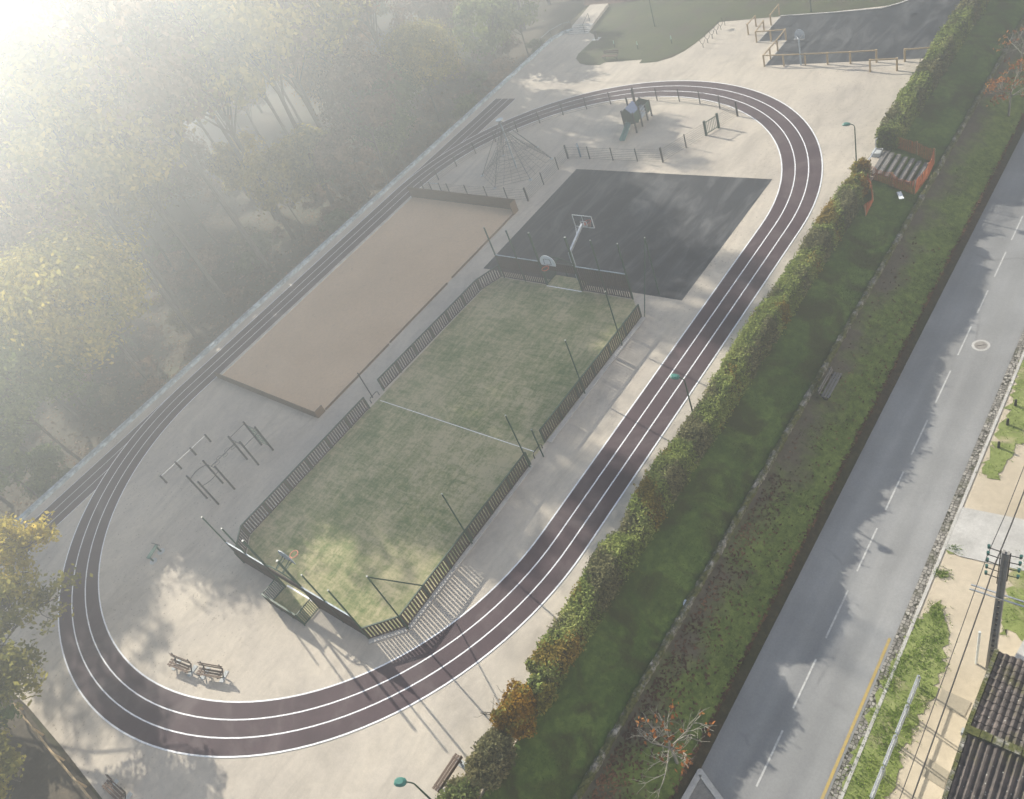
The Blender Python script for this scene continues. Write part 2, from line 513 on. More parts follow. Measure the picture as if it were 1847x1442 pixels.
BLUEROOF = plain("blue_grey_panel", (0.17, 0.22, 0.33), 0.45)
BLUEPOST = plain("blue_post_paint", (0.05, 0.13, 0.22), 0.45)
BOARD = plain("white_board", (0.74, 0.78, 0.80), 0.4, 0, 0.05)
RED = plain("orange_red_rim", (0.55, 0.10, 0.045), 0.45)
ORANGE = plain("orange_plastic_net", (0.42, 0.125, 0.042), 0.6, 0, 0.3)
CAPWHITE = plain("white_post_cap", (0.6, 0.62, 0.6), 0.4)
CAPGREY = plain("grey_post_cap", (0.36, 0.38, 0.36), 0.4)
BARK = mat_wood("grey_bark", (0.045, 0.040, 0.033), (0.11, 0.10, 0.083), (6, 6, 1))
PALEBARK = mat_wood("pale_bark", (0.17, 0.16, 0.13), (0.33, 0.31, 0.26), (6, 6, 1))
POLECON = mat_concrete("pole_concrete", (0.19, 0.18, 0.165), (0.31, 0.295, 0.27), 3)
GLASSGREEN = plain("glass_insulator", (0.03, 0.10, 0.09), 0.25)
CABLE = plain("black_cable", (0.03, 0.03, 0.03), 0.6)
WALLPAINT = mat_concrete("house_render", (0.42, 0.40, 0.36), (0.55, 0.53, 0.48))
TWIG = mat_wood("hedge_twigs", (0.030, 0.030, 0.014), (0.06, 0.052, 0.026))

L_OLIVE = leafy("olive_yellow_leaves", [(0.2, (0.128, 0.136, 0.037)), (0.5, (0.281, 0.255, 0.065)), (0.8, (0.561, 0.451, 0.102))], 0.5, 0.3)
L_YELLOW = leafy("yellow_leaves", [(0.2, (0.162, 0.142, 0.030)), (0.5, (0.365, 0.304, 0.061)), (0.8, (0.621, 0.486, 0.108))], 0.5, 0.25)
L_TAN = leafy("tan_orange_leaves", [(0.2, (0.195, 0.120, 0.048)), (0.5, (0.390, 0.247, 0.090)), (0.8, (0.690, 0.480, 0.195))], 0.5, 0.25)
L_GREEN = leafy("green_leaves", [(0.2, (0.051, 0.088, 0.029)), (0.5, (0.109, 0.157, 0.048)), (0.8, (0.240, 0.272, 0.080))], 0.5, 0.3)
L_BROWN = leafy("brown_leaves", [(0.2, (0.102, 0.071, 0.044)), (0.5, (0.212, 0.139, 0.085)), (0.8, (0.391, 0.264, 0.162))], 0.5, 0.3)
L_HEDGE = leafy("hedge_leaves", [(0.15, (0.143, 0.182, 0.048)), (0.45, (0.226, 0.275, 0.075)), (0.65, (0.319, 0.352, 0.110)), (0.9, (0.462, 0.451, 0.171))], 0.3, 0.0)
L_AMBER = leafy("amber_leaves", [(0.15, (0.10, 0.075, 0.012)), (0.5, (0.30, 0.175, 0.022)), (0.85, (0.46, 0.25, 0.04))], 0.35, 0.2)
L_DRAB = leafy("drab_olive_leaves", [(0.2, (0.106, 0.103, 0.044)), (0.5, (0.213, 0.194, 0.094)), (0.8, (0.388, 0.338, 0.188))], 0.3, 0.1)
L_RUST = leafy("rust_leaves", [(0.2, (0.16, 0.06, 0.02)), (0.5, (0.34, 0.135, 0.045)), (0.8, (0.50, 0.27, 0.09))], 0.4, 0.1)
L_GRASS = leafy("grass_blades", [(0.2, (0.088, 0.144, 0.022)), (0.5, (0.192, 0.288, 0.051)), (0.8, (0.400, 0.464, 0.120))], 0.3, 0.0)
L_BANK = leafy("bank_grass_blades", [(0.2, (0.044, 0.076, 0.018)), (0.5, (0.088, 0.140, 0.035)), (0.8, (0.175, 0.226, 0.066))], 0.3, 0.0)
L_FALLEN = leafy("fallen_leaves", [(0.2, (0.050, 0.027, 0.020)), (0.5, (0.095, 0.052, 0.034)), (0.8, (0.24, 0.13, 0.07))], 0.1, 0.0)

# ------------------------------------------------------------------ the land and its surfaces
def frange(a, b, st):
    n = max(1, round((b - a) / st))
    return [a + (b - a) * i / n for i in range(n + 1)]
gx = [-700, -420, -260, -180] + frange(-130, -64, 6) + frange(-58, -36, 2) + frange(-35, -28.6, 0.8) + [-28.4, -15, 0, 12, 16.4, 19.2, 19.6, 23, 28, 40, 60, 100, 200, 500]
gy = [-300, -120, -70, -45] + frange(-30, 90, 4) + [110, 140, 180, 240, 340, 520, 800]
def gz(x, y):
    z = zt(x) - 0.06
    if x < -30: z += 0.8 * mnoise.noise((x * 0.09, y * 0.09, 0))
    return z
setting(MB().grid(gx, gy, gz).build("ground", LITTER, smooth=True))

plaza_poly = [(-27.75, -21.2)] + [(-27.75, y) for y in (0, 20, 40, 54.6)] + [(-24.5, 55.5), (1, 57.5), (10, 58), (16.4, 60), (16.4, 30), (16.4, 0), (16.4, -36), (3, -36)] + [(-1.58, -27.21), (-6.8, -27.03), (-11.4, -26.97)] + [(-19, -27.3)]
setting(MB().sheet(plaza_poly, 0.0).build("plaza", PLAZA))

CX, Y0, Y1, RO, LANE = -6.57, -4.65, 23.1, 20.12, 0.933
def stadium(r, n=72):
    pts = []
    for i in range(n + 1):
        a = math.pi * i / n
        pts.append((CX + r * math.cos(a), Y1 + (r + 0.08) * math.sin(a)))
    for i in range(n + 1):
        a = math.pi + math.pi * i / n
        pts.append((CX + r * math.cos(a), Y0 + r * math.sin(a)))
    return pts + pts[:1]
def band(r0, r1, z): return MB().strip([(*p, z) for p in stadium(r1)], [(*p, z) for p in stadium(r0)])
setting(band(RO - 3 * LANE, RO, 0.016).build("running_track", TRACK))
XL = CX - RO
setting(MB().sheet([(XL, -21.5), (XL + 2.8, -21.5), (XL + 2.8, 40.3), (XL, 40.3)], 0.008).build("sprint_track", TRACK))
for k in range(4):
    r = RO - k * LANE
    w = 0.045 if k in (0, 3) else 0.038
    setting(band(r - w, r + w, 0.021).build("track_line", WHITE))
    x = XL + k * LANE
    setting(MB().sheet([(x - 0.03, -21.5), (x + 0.03, -21.5), (x + 0.03, 40.3), (x - 0.03, 40.3)], 0.012).build("track_line", WHITE))

setting(MB().sheet([(-8.4, 14.5), (9.1, 14.55), (9.2, 28.6), (-8.4, 28.45)], 0.006).build("asphalt_court", ASPHALT))
ASPH2 = [(1.09, 45.67), (1.17, 50.32), (-1.6, 50.28), (-1.53, 55.31), (3.4, 55.27), (7.78, 55.46)] + [(9.2, 56.3), (10.4, 57.5), (11.2, 60), (12.2, 90), (16.3, 90), (16.3, 46.1)]
setting(MB().sheet(ASPH2, 0.006).build("car_park_asphalt", ASPHALT))
kl = ASPH2[3:8] + [(12.0, 90)]
kb = MB()
for a, b in zip(kl, kl[1:]): kb.bar((*a, 0.03), (*b, 0.03), 0.14, 0.1)
setting(kb.build("lawn_kerb", KERB))
kb = MB()
for a, b in ((ASPH2[0], ASPH2[1]), (ASPH2[2], ASPH2[3]), (ASPH2[1], ASPH2[2])): kb.bar((*a, 0.012), (*b, 0.012), 0.09, 0.02)
setting(kb.build("court_edging", KERB))

lawn_a = [(-23.71, 54.76), (-21.89, 53.53), (-21.81, 51.52), (-21.82, 49.56), (-21.47, 48.57), (-20.22, 47.42), (-19.1, 47), (-17.35, 46.89), (-17.07, 47.45), (-12.75, 47.73), (-12.63, 46.94), (-10.7, 47.14), (-9.45, 47.93), (-8.71, 49.2), (-8.27, 50.71), (-8.03, 51.82), (-7.78, 55.02), (-2.07, 55.28)]
lawn_poly = lawn_a + [(3.4, 55.55), (8.3, 56.0), (9.6, 57.0), (10.9, 60.5), (11.9, 90), (-20, 90)] + [(-24.76, 60.92)]
setting(MB().sheet(lawn_poly, 0.02).build("lawn", LAWN))
setting(MB().sheet([(-27.0, 61.5), (-14, 62.5), (-8, 69), (-20, 92), (-45, 92), (-29, 62)], 0.04).build("leaf_covered_path", REDSOIL))

# petanque ground: gravel, and a low plank border that is a thing of its own
PX0, PX1, PY0, PY1 = -23.5, -10.45, -2.75, 22.45
setting(MB().sheet([(PX0, PY0), (PX1, PY0 - 0.2), (PX1 + 0.1, PY1 - 0.35), (PX0, PY1)], 0.03).build("petanque_ground", PIT))
edge = thing("petanque_border", "brown plank border around the sandy petanque ground, high boards at both ends", "border", (PX0, PY0))
def board_end(xa, ya, xb, yb, h):
    m = MB()
    rows = 3
    for i in range(rows):
        m.bar((xa, ya, h * (i + 0.5) / rows), (xb, yb, h * (i + 0.5) / rows), 0.06 + 0.004 * i, h / rows - 0.012)
    return m
board_end(PX0 - 0.2, PY0, PX1, PY0 - 0.22, 0.62).build("end_board", PLANK, edge)
board_end(PX1 + 0.04, PY0 - 0.22, PX1 + 0.04, PY0 + 0.5, 0.62).build("return_board", PLANK, edge)
board_end(PX0 - 0.2, PY1, PX1 + 0.1, PY1 - 0.38, 1.1).build("end_board", PLANK, edge)
board_end(PX1 + 0.14, PY1 - 0.38, PX1 + 0.14, PY1 - 1.1, 1.1).build("return_board", PLANK, edge)
m = MB()
for a, b in ((0.6, 7.6), (7.8, 14.9), (15.6, PY1 - PY0 - 1.1)): m.bar((PX1 + 0.02, PY0 + a, 0.06), (PX1 + 0.08, PY0 + b, 0.06), 0.08, 0.12)
m.build("side_plank", PLANK, edge)
MB().bar((PX0 - 0.16, PY0 + 0.1, 0.05), (PX0 - 0.16, PY1 - 0.1, 0.05), 0.3, 0.1).build("side_kerb", KERB, edge)

# sports pitch: synthetic turf with a halfway line
turf_poly = [(-7.15, -12.3), (-5.75, -13.85), (-1.6, -13.85), (-1.6, -15.05), (1.55, -15.05), (1.55, -13.85), (5.75, -13.85), (7.2, -12.35), (7.2, 12.3), (5.8, 13.85), (1.55, 13.85), (1.55, 15.05), (-1.6, 15.05), (-1.6, 13.85), (-6.05, 13.85), (-6.75, 12.2)]
setting(MB().sheet(turf_poly, 0.018).build("turf_pitch", TURF))
setting(MB().sheet([(-6.7, -0.03), (7.0, -0.03), (7.0, 0.03), (-6.7, 0.03)], 0.024).build("halfway_line", WHITE))
for s in (-1, 1):
    setting(MB().sheet([(-1.6, s * 13.78 - 0.05), (1.55, s * 13.78 - 0.05), (1.55, s * 13.78 + 0.05), (-1.6, s * 13.78 + 0.05)], 0.024).build("goal_line", WHITE))
m = MB()
for a, b in (((7.4, -12.5), (7.4, -0.95)), ((7.4, 0.95), (7.4, 12.4)), ((7.35, -12.55), (5.85, -14.05)), ((-7.3, 0.95), (-6.85, 12.2)), ((-7.3, -12.4), (-7.3, -0.95))):
    m.bar((*a, 0.02), (*b, 0.02), 0.34, 0.06)
setting(m.build("pitch_kerb", SLAB))

# bank below the hedge, verge, road, gutter, roadside
ys = frange(-34, 100, 1.2)
def lump(x, y, a=0.05): return a * mnoise.noise((x * 0.8, y * 0.8, 3))
setting(MB().grid([16.1, 16.4, 17.1, 17.8, 18.5, 19.25], ys, lambda x, y: zt(x) + 0.03 + (lump(x, y) if 16.4 < x < 19.2 else 0)).build("grass_bank", BANK, smooth=True))
setting(MB().grid([19.5, 20.2, 20.9, 21.6, 22.2, 22.45], ys, lambda x, y: zt(max(x, 19.6)) + 0.03 + lump(x, y)).build("verge", VERGE, smooth=True))
setting(MB().grid([22.45, 27.8], [-40, 0, 60, 120], lambda x, y: ZROAD).build("road", ROAD))
setting(MB().grid([22.40, 22.54], frange(-34, 100, 4), lambda x, y: ZROAD + 0.09).build("left_kerb_stones", COBBLE))
setting(MB().grid([27.72, 28.12], [-40, 0, 60, 120], lambda x, y: ZROAD + 0.01).build("cobbled_gutter", COBBLE))
setting(MB().prism([(28.12, -40), (28.25, -40), (28.25, 100), (28.12, 100)], ZROAD - 0.1, ZROAD + 0.08).build("kerb", KERB))
setting(MB().grid([28.25, 80], [-60, 120], lambda x, y: ZROAD + 0.05).build("roadside_sand", SAND))
setting(MB().sheet([(27.5, -12 + -20), (27.62, -32), (27.62, -1.9), (27.5, -1.9)], ZROAD + 0.005).build("yellow_line", YELLOW))
for a, b in ((22.4, 20.3), (19.1, 16.6), (15.3, 12.7), (11.4, 8.8), (7.6, 5.0), (3.8, 1.1), (-0.05, -2.75), (-3.9, -6.45), (-7.55, -10.2), (-11.4, -14), (26.2, 23.7), (30, 27.4)):
    setting(MB().sheet([(25.12, b - 0.3), (25.20, b - 0.3), (25.20, a - 0.3), (25.12, a - 0.3)], ZROAD + 0.005).build("road_marking", WORN_WHITE))
setting(MB().sheet([(28.26, 6.05), (28.26, 3.45), (28.9, 3.3), (40, 4.4), (40, 7.2)], ZROAD + 0.085).build("driveway", SLAB))
def ragged(poly, step=0.35, amp=0.16, seed=1):
    r = random.Random(seed)
    out = []
    for i, a in enumerate(poly):
        b = poly[(i + 1) % len(poly)]
        n = max(1, int(math.hypot(b[0] - a[0], b[1] - a[1]) / step))
        for k in range(n):
            t = k / n
            out.append((a[0] + (b[0] - a[0]) * t + r.uniform(-amp, amp), a[1] + (b[1] - a[1]) * t + r.uniform(-amp, amp)))
    return out
G_A = [(28.72, 0.68, -2.42), (28.17, -0.91, -2.4), (28.1, -2, -2.42), (27.99, -5.36, -2.45), (27.96, -8.46, -2.44)] + [(28.3, -11.2), (28.32, -17), (30.2, -17)] + [(29.59, -7.57, -2.41), (29.67, -5.99, -2.45), (29.78, -4.42, -2.45), (29.84, -2.58, -2.45), (29.74, -1.18, -2.45), (29.22, 0.15, -2.42)]
G_B = [(28.36, 8.28, -2.44), (28.53, 10.95, -2.42), (28.33, 14.61, -2.43), (28.25, 17.01, -2.43)] + [(28.35, 26), (28.4, 60), (33, 60), (33, 9.5)] + [(29.48, 10.89, -2.42), (29.38, 9.33, -2.43), (29.23, 8.23, -2.43)]
G_C = [(30.93, 3.97, -2.41), (31.23, 4.48, -2.4)] + [(34, 1.5), (34, -1.2)] + [(31.82, 0.51, -2.44), (31.48, 0.06, -2.43), (31.16, 1.65, -2.4)]
G_D, G_E = [(28.3, 3.54, -2.4), (28.57, 3.75, -2.43), (28.88, 3.59, -2.45), (28.83, 3.33, -2.43), (28.47, 3.28, -2.44)], [(28.25, 2.1, -2.45), (28.51, 2.34, -2.44), (28.81, 2.26, -2.4), (28.78, 2.05, -2.44), (28.44, 1.93, -2.44)]
for i, gp in enumerate((G_A, G_B, G_C, G_D, G_E)):
    setting(MB().sheet(ragged(gp, 0.22, 0.07 if i > 2 else 0.22, i), ZROAD + 0.07).build("roadside_grass", FRESH))
for q in ([(30.11, -3.28, -2.42), (31.21, -3.33, -2.41), (31.14, -4.09, -2.41), (30.1, -3.95, -2.42)], [(30.43, -6.28, -2.44), (31.29, -6.46, -2.45), (31.3, -7.18, -2.42), (30.41, -7.03, -2.42)]):
    setting(MB().sheet(q, ZROAD + 0.075).build("path_patch", DARKER_SAND))  # flat four-sided patches, darker than the sand around them
# stretch of dark leaf-strewn ground outside the near left corner
setting(MB().sheet([(-30, -26)] + [(-13.52, -27.13), (-6.95, -27.32), (-1.79, -27.33)] + [(3, -38), (-30, -50)], -0.02).build("leaf_strewn_ground", mat_grass("dark_leaf_ground", (0.045, 0.038, 0.028), (0.080, 0.067, 0.048), (0.14, 0.115, 0.08))))

# ------------------------------------------------------------------ walls and fences
pw = MB()
pp = [(-27.95, -21.2), (-27.95, 0), (-27.95, 25), (-27.95, 53.4), (-27.2, 54.9), (-26.2, 55.3)]
for a, b in zip(pp, pp[1:]): pw.bar((*a, -0.25), (*b, -0.25), 0.42, 1.0)
tag(pw.build("parapet_wall", PARAPET, loc=(-27.95, -21.2, 0)), "long low bluish grey parapet wall between the sprint lanes and the foggy wood", "wall")

rng = random.Random(4)
sw = MB()
prof = [(0.0, -1.6), (0.02, -1.1), (0.0, -0.78), (0.06, -0.73), (0.15, -0.71), (0.25, -0.74), (0.29, -0.82), (0.29, -1.1), (0.30, -1.6)]
ny = 900
vs = []
for j in range(ny + 1):
    y = -33 + 133 * j / ny
    for (u, z) in prof:
        vs.append((19.24 + u + rng.uniform(-0.035, 0.035), y + rng.uniform(-0.04, 0.04), z + rng.uniform(-0.05, 0.05) + 0.06 * mnoise.noise((0, y * 1.3, 1))))
w = len(prof)
sw.add(vs, [(j * w + i, (j + 1) * w + i, (j + 1) * w + i + 1, j * w + i + 1) for j in range(ny) for i in range(w - 1)])
tag(sw.build("stone_wall", STONE, loc=(19.24, -33, -1.7)), "old mossy dry stone wall holding up the grass bank beside the road verge", "wall")

def slat_panel(p, q, z0, z1, pitch=0.2, width=0.115, back=0.0):
    """Vertical slats between two points of a fence, with a top and a bottom rail."""
    m = MB()
    p, q = Vector((p[0], p[1])), Vector((q[0], q[1]))
    d = q - p
    L = d.length
    d.normalize()
    n = max(1, round(L / pitch))
    nn = Vector((-d.y, d.x)) * back
    for i in range(n):
        c = p + d * (L * (i + 0.5) / n) + nn
        m.box(c.x, c.y, z0 + 0.03, width, 0.03, z1 - z0 - 0.06, math.atan2(d.y, d.x))
    for z in (z0 + 0.02, z1 - 0.02):
        m.bar((*(p + nn), z), (*(q + nn), z), 0.055, 0.05)
    return m

def pitch_fence(pts, label):
    t = thing("pitch_fence", label, "fence", pts[0], 0, "low slatted fences around the turf pitch")
    for i, p in enumerate(pts):
        MB().box(p[0], p[1], 0, 0.07, 0.07, 1.1).build("post", DGREEN, t)
    for a, b in zip(pts, pts[1:]):
        slat_panel(a, b, 0.07, 1.06).build("slat_panel", SLAT, t)
        MB().bar((*a, 1.085), (*b, 1.085), 0.07, 0.045).build("top_rail", DGREEN, t)
def run(a, b, n): return [(a[0] + (b[0] - a[0]) * i / n, a[1] + (b[1] - a[1]) * i / n) for i in range(n + 1)]
pitch_fence([(5.78, -13.95)] + run((7.3, -12.45), (7.3, -0.9), 6), "low slatted fence from the near goal wall's sunlit corner to the gap facing the hedge")
pitch_fence(run((7.15, 0.85), (7.25, 12.4), 6), "low slatted fence on the hedge side leading from the gap to the far goal wall")
pitch_fence([(-5.78, -13.95)] + run((-7.12, -12.4), (-6.97, -0.85), 6), "low slatted fence between the workout frame and the turf")
pitch_fence(run((-7.16, 0.88), (-6.74, 12.1), 6) + [(-6.0, 13.95)], "low slatted fence along the petanque ground up to the far goal wall")

def goal_wall(s, label):
    Y = s * 13.9
    xs = [-5.75, -3.67, -1.6, 1.55, 3.62, 5.73]
    t = thing("goal_wall", label, "goal", (0, Y), 0, "goal walls at the ends of the turf pitch")
    for i, x in enumerate(xs):
        w = 0.11 if i in (2, 3) else 0.075
        p = MB().box(x, Y, 0, w, w, 4.6).build("post", DGREEN, t)
        MB().box(x, Y, 4.6, w + 0.004, w + 0.004, 0.05).build("cap", CAPGREY, p)
    for a, b in ((0, 1), (1, 2), (3, 4), (4, 5)):
        slat_panel((xs[a], Y), (xs[b], Y), 0.07, 1.03, 0.19, 0.10).build("lower_slat_panel", SLAT, t)
        slat_panel((xs[a], Y), (xs[b], Y), 1.07, 2.12, 0.19, 0.14).build("upper_slat_panel", SLAT, t)
        MB().bar((xs[a], Y, 2.15), (xs[b], Y, 2.15), 0.07, 0.05).build("top_rail", GREYPAINT, t)
    arch = [(-1.6 + 3.15 * i / 14, Y, 2.3 + 0.42 * math.sin(math.pi * i / 14)) for i in range(15)]
    MB().tube(arch, 0.04, 8).build("arch", DGREEN, t)
    slat_panel((-1.55, Y), (1.5, Y), 1.5, 2.16, 0.19, 0.15).build("header_panel", SLAT, t)
    # recessed goal cage behind the wall
    yb = s * 15.1
    slat_panel((-1.6, Y + s * 0.08), (-1.6, yb), 0.06, 1.05, 0.11, 0.035).build("cage_side", DGREEN, t)
    slat_panel((1.55, Y + s * 0.08), (1.55, yb), 0.06, 1.05, 0.11, 0.035).build("cage_side", DGREEN, t)
    m = MB()
    m.bar((-1.6, yb, 1.08), (1.55, yb, 1.08), 0.09, 0.06)
    for x in (-1.6, -0.55, 0.5, 1.55): m.box(x, yb, 0, 0.06, 0.06, 1.05)
    if s < 0: m.bar((-1.6, yb, 0.2), (1.55, yb, 0.2), 0.04, 0.04)
    m.build("cage_frame", DGREEN, t)
    if s < 0: slat_panel((-1.55, yb + 0.02), (1.5, yb + 0.02), 0.08, 1.03, 0.19, 0.15).build("cage_back", SLAT, t)
    # basketball board above the goal
    by = s * 13.12
    prof = [(-0.62, 2.62), (0.62, 2.62), (0.66, 2.85)] + [(0.66 * math.cos(a), 2.85 + 0.62 * math.sin(a)) for a in frange(0.15, math.pi - 0.15, 0.25)] + [(-0.66, 2.85)]
    m = MB()
    n = len(prof)
    vs = [(x, by - 0.02, z) for x, z in prof] + [(x, by + 0.02, z) for x, z in prof]
    m.add(vs, [tuple(range(n)), tuple(range(2 * n - 1, n - 1, -1))] + [(i, i + n, (i + 1) % n + n, (i + 1) % n) for i in range(n)])
    b = m.build("backboard", BOARD if s > 0 else GREYPAINT, t)
    m = MB()
    yf = by - s * 0.026
    for a, c in (((-0.29, 2.74), (0.29, 2.74)), ((0.29, 2.74), (0.29, 3.16)), ((0.29, 3.16), (-0.29, 3.16)), ((-0.29, 3.16), (-0.29, 2.74))):
        m.bar((a[0], yf, a[1]), (c[0], yf, c[1]), 0.035, 0.008)
    m.build("target_square", DARKMETAL, b)
    ring = [(0.24 * math.cos(a), by - s * 0.42 + 0.24 * math.sin(a), 2.66) for a in frange(0, 2 * math.pi, 0.35)]
    m = MB().tube(ring, 0.022, 6)
    for x in (-0.08, 0.08): m.bar((x, by - s * 0.02, 2.66), (x, by - s * 0.2, 2.66), 0.03)
    m.build("rim", RED, t)
    m = MB()
    for x in (-0.3, 0.3):
        m.bar((x, Y, 2.66), (x, by, 2.9), 0.045)
        m.bar((x, Y, 2.62), (x, by, 2.68), 0.045)
    m.build("board_bracket", DGREEN, t)
goal_wall(1, "tall slatted goal wall with white hoop board, standing against the dark asphalt court")
goal_wall(-1, "tall slatted goal wall with a caged goal, seen from behind near the curved track")

# tall net posts
def net_post(x, y, h, label, mat=DGREEN):
    t = thing("net_post", label, "post", (x, y), 0, "tall ball net posts around the turf pitch")
    MB().tube([(x, y, 0), (x, y, h)], 0.042, 8).build("pole", mat, t)
    MB().tube([(x, y, h), (x, y, h + 0.05)], 0.045, 8).build("cap", CAPGREY if mat is DGREEN else mat, t)
    return t
net_post(7.42, -6.85, 4.45, "green net post on the hedge-side fence, closest to the near goal wall")
net_post(7.42, -1.1, 4.45, "green net post at the fence end beside the hedge-side gap")
net_post(7.36, 5.1, 4.45, "green net post at mid length of the far hedge-side fence")
net_post(7.4, 9.6, 4.45, "green net post overlapping the far goal wall, near the far braced post")
net_post(7.72, -0.12, 2.35, "short green post standing in the hedge-side gap of the pitch")
net_post(-7.55, 0.05, 2.35, "dark post in the gap beside the petanque ground", DARKMETAL)
def braced(x, y, fx, fy, fz, h, label):
    t = net_post(x, y, h, label)
    MB().tube([(x, y, h - 0.04), (fx, fy, fz)], 0.035, 6).build("brace", DGREEN, t)
braced(7.42, -12.5, 7.36, -10.5, 1.12, 4.9, "green corner post with a slanted brace down to the sunlit fence")
braced(7.3, 14.75, 7.42, 12.5, 0.0, 4.65, "green post with a slanted brace beside the asphalt court's sunny corner")
def hoop(x, y, rz, label):
    t = tag(MB().tube([(-0.42, 0, 0), (-0.42, 0, 0.3), (-0.3, 0, 0.42), (0.3, 0, 0.42), (0.42, 0, 0.3), (0.42, 0, 0)], 0.03, 8).build("hoop_barrier", DARKMETAL, loc=(x, y, 0), local=True),
            label, "barrier", "tubular hoops in the pitch gaps")
    t.rotation_euler = (0, 0, rz)
hoop(-7.2, 0.0, math.pi / 2, "low tubular hoop in the pitch gap beside the petanque ground")
hoop(7.28, 0.0, math.pi / 2, "low tubular hoop in the pitch gap on the hedge side")

# playground fence: posts all round, wire panels, two gates
FR = [(-22.62, 23.3), (-21.54, 23.3), (-20.25, 23.27), (-19.27, 23.29), (-17.04, 23.29), (-14.74, 23.34), (-12.47, 23.41), (-10.2, 23.44), (-10.2, 25.87), (-10.2, 28.24), (-10.27, 29.95), (-7.97, 30.03), (-5.55, 30), (-3.14, 30.02), (-0.76, 30.11), (0.21, 32.34), (1.09, 34.21), (1.64, 35.39), (2.45, 37.22), (0.32, 38.35), (-2, 39.22), (-4.23, 39.6), (-6.62, 39.77), (-9.04, 39.59), (-11.32, 39.16), (-13.51, 38.24), (-15.61, 37.16), (-17.44, 35.67), (-19.03, 33.98), (-20.45, 32.13), (-21.39, 29.97), (-22.13, 27.72), (-22.59, 25.39)]
pf = thing("playground_fence", "low wire fence on dark posts enclosing the climbing net and the slide", "fence", FR[0])
thick = {7, 10, 14, 18}
for i, p in enumerate(FR):
    if i in (16, 17): MB().box(p[0], p[1], 0, 0.16, 0.16, 1.3).build("gate_post", DGREEN, pf)
    else: MB().box(p[0], p[1], 0, 0.12 if i in thick else 0.07, 0.12 if i in thick else 0.07, 1.32 if i in thick else 1.22).build("post", DARKMETAL, pf)
for i in range(len(FR)):
    a, b = FR[i], FR[(i + 1) % len(FR)]
    if i == 16:
        slat_panel(a, b, 0.12, 1.15, 0.16, 0.03).build("gate", DGREEN, pf)
    elif i == 1:
        m = MB()
        for z in (0.15, 1.12): m.bar((*a, z), (*b, z), 0.05)
        for k in range(1, 7):
            f = k / 7
            m.bar((a[0] + (b[0] - a[0]) * f, a[1] + (b[1] - a[1]) * f, 0.15), (a[0] + (b[0] - a[0]) * f, a[1] + (b[1] - a[1]) * f, 1.12), 0.012)
        m.build("gate", GREYPAINT, pf)
    else:
        m = MB()
        for k in range(7):
            z = 0.08 + k * 0.17
            m.bar((*a, z), (*b, z), 0.015)
        m.build("wire_panel", WIRE, pf)
q = (-9.12, 30.27)
t = thing("blue_marker_post", "blue post with a small plate beside the playground fence corner", "post", q)
MB().box(*q, 0, 0.1, 0.1, 1.35).build("post", BLUEPOST, t)
MB().box(q[0], q[1] - 0.06, 1.0, 0.16, 0.02, 0.32).build("plate", BOARD, t)

# ------------------------------------------------------------------ playground
nx, ny_ = (-14.95, 28.15)
t = thing("climbing_net", "rope climbing pyramid on a grey mast inside the playground fence", "climbing net", (nx, ny_))
mast = MB().tube([(nx, ny_, 0), (nx, ny_, 4.75)], 0.075, 10).build("mast", GREYPAINT, t)
MB().tube([(nx, ny_, 4.75), (nx, ny_, 4.8)], 0.34, 12).build("mast_head", GREYPAINT, t)
MB().tube([(nx, ny_, 2.62), (nx, ny_, 2.82)], 0.12, 8).build("mast_collar", STEEL, t)
a0 = math.atan2((-12.02, 29.77)[1] - ny_, (-12.02, 29.77)[0] - nx)
RB, ZT = 3.35, 4.0
m = MB()
anch = [(nx + RB * math.cos(a0 + k * math.pi / 3), ny_ + RB * math.sin(a0 + k * math.pi / 3)) for k in range(6)]
for k in range(6):
    ax, ay = anch[k]
    m.tube([(nx, ny_, 4.7), (ax, ay, 0.02)], 0.026, 5)
    MB().box(ax, ay, 0.0, 0.3, 0.3, 0.05, a0).build("anchor", PALE, t)
m.build("guy_rope", ROPE, t)
m = MB()
def net_pt(u, f):
    """u round the net in sixths, f from mast (0) to the ground ring (1)."""
    k = int(u) % 6
    w_ = u - int(u)
    p = Vector((*anch[k], 0.12)).lerp(Vector((*anch[(k + 1) % 6], 0.12)), w_)
    top = Vector((nx, ny_, ZT))
    q = top.lerp(p, f)
    q.z -= 0.55 * math.sin(math.pi * f) * (0.6 + 0.8 * w_ * (1 - w_))
    q.z = max(q.z, 0.1)
    return q
for k in range(24):
    u = k / 4
    m.tube([net_pt(u, f) for f in frange(0.05, 1, 0.12)], 0.014, 4)
for f in frange(0.14, 1.0, 0.072):
    m.tube([net_pt((k % 24) / 4, f) for k in range(25)], 0.013, 4)
m.build("net", ROPE, t)
m = MB()
for k in range(12):
    u = k / 2 + 0.25
    m.tube([(nx, ny_, 2.6), tuple(net_pt(u, 0.55)), ], 0.012, 4)
    m.tube([(nx, ny_, 0.9), tuple(net_pt(u, 0.85))], 0.012, 4)
m.build("inner_net", ROPE, t)

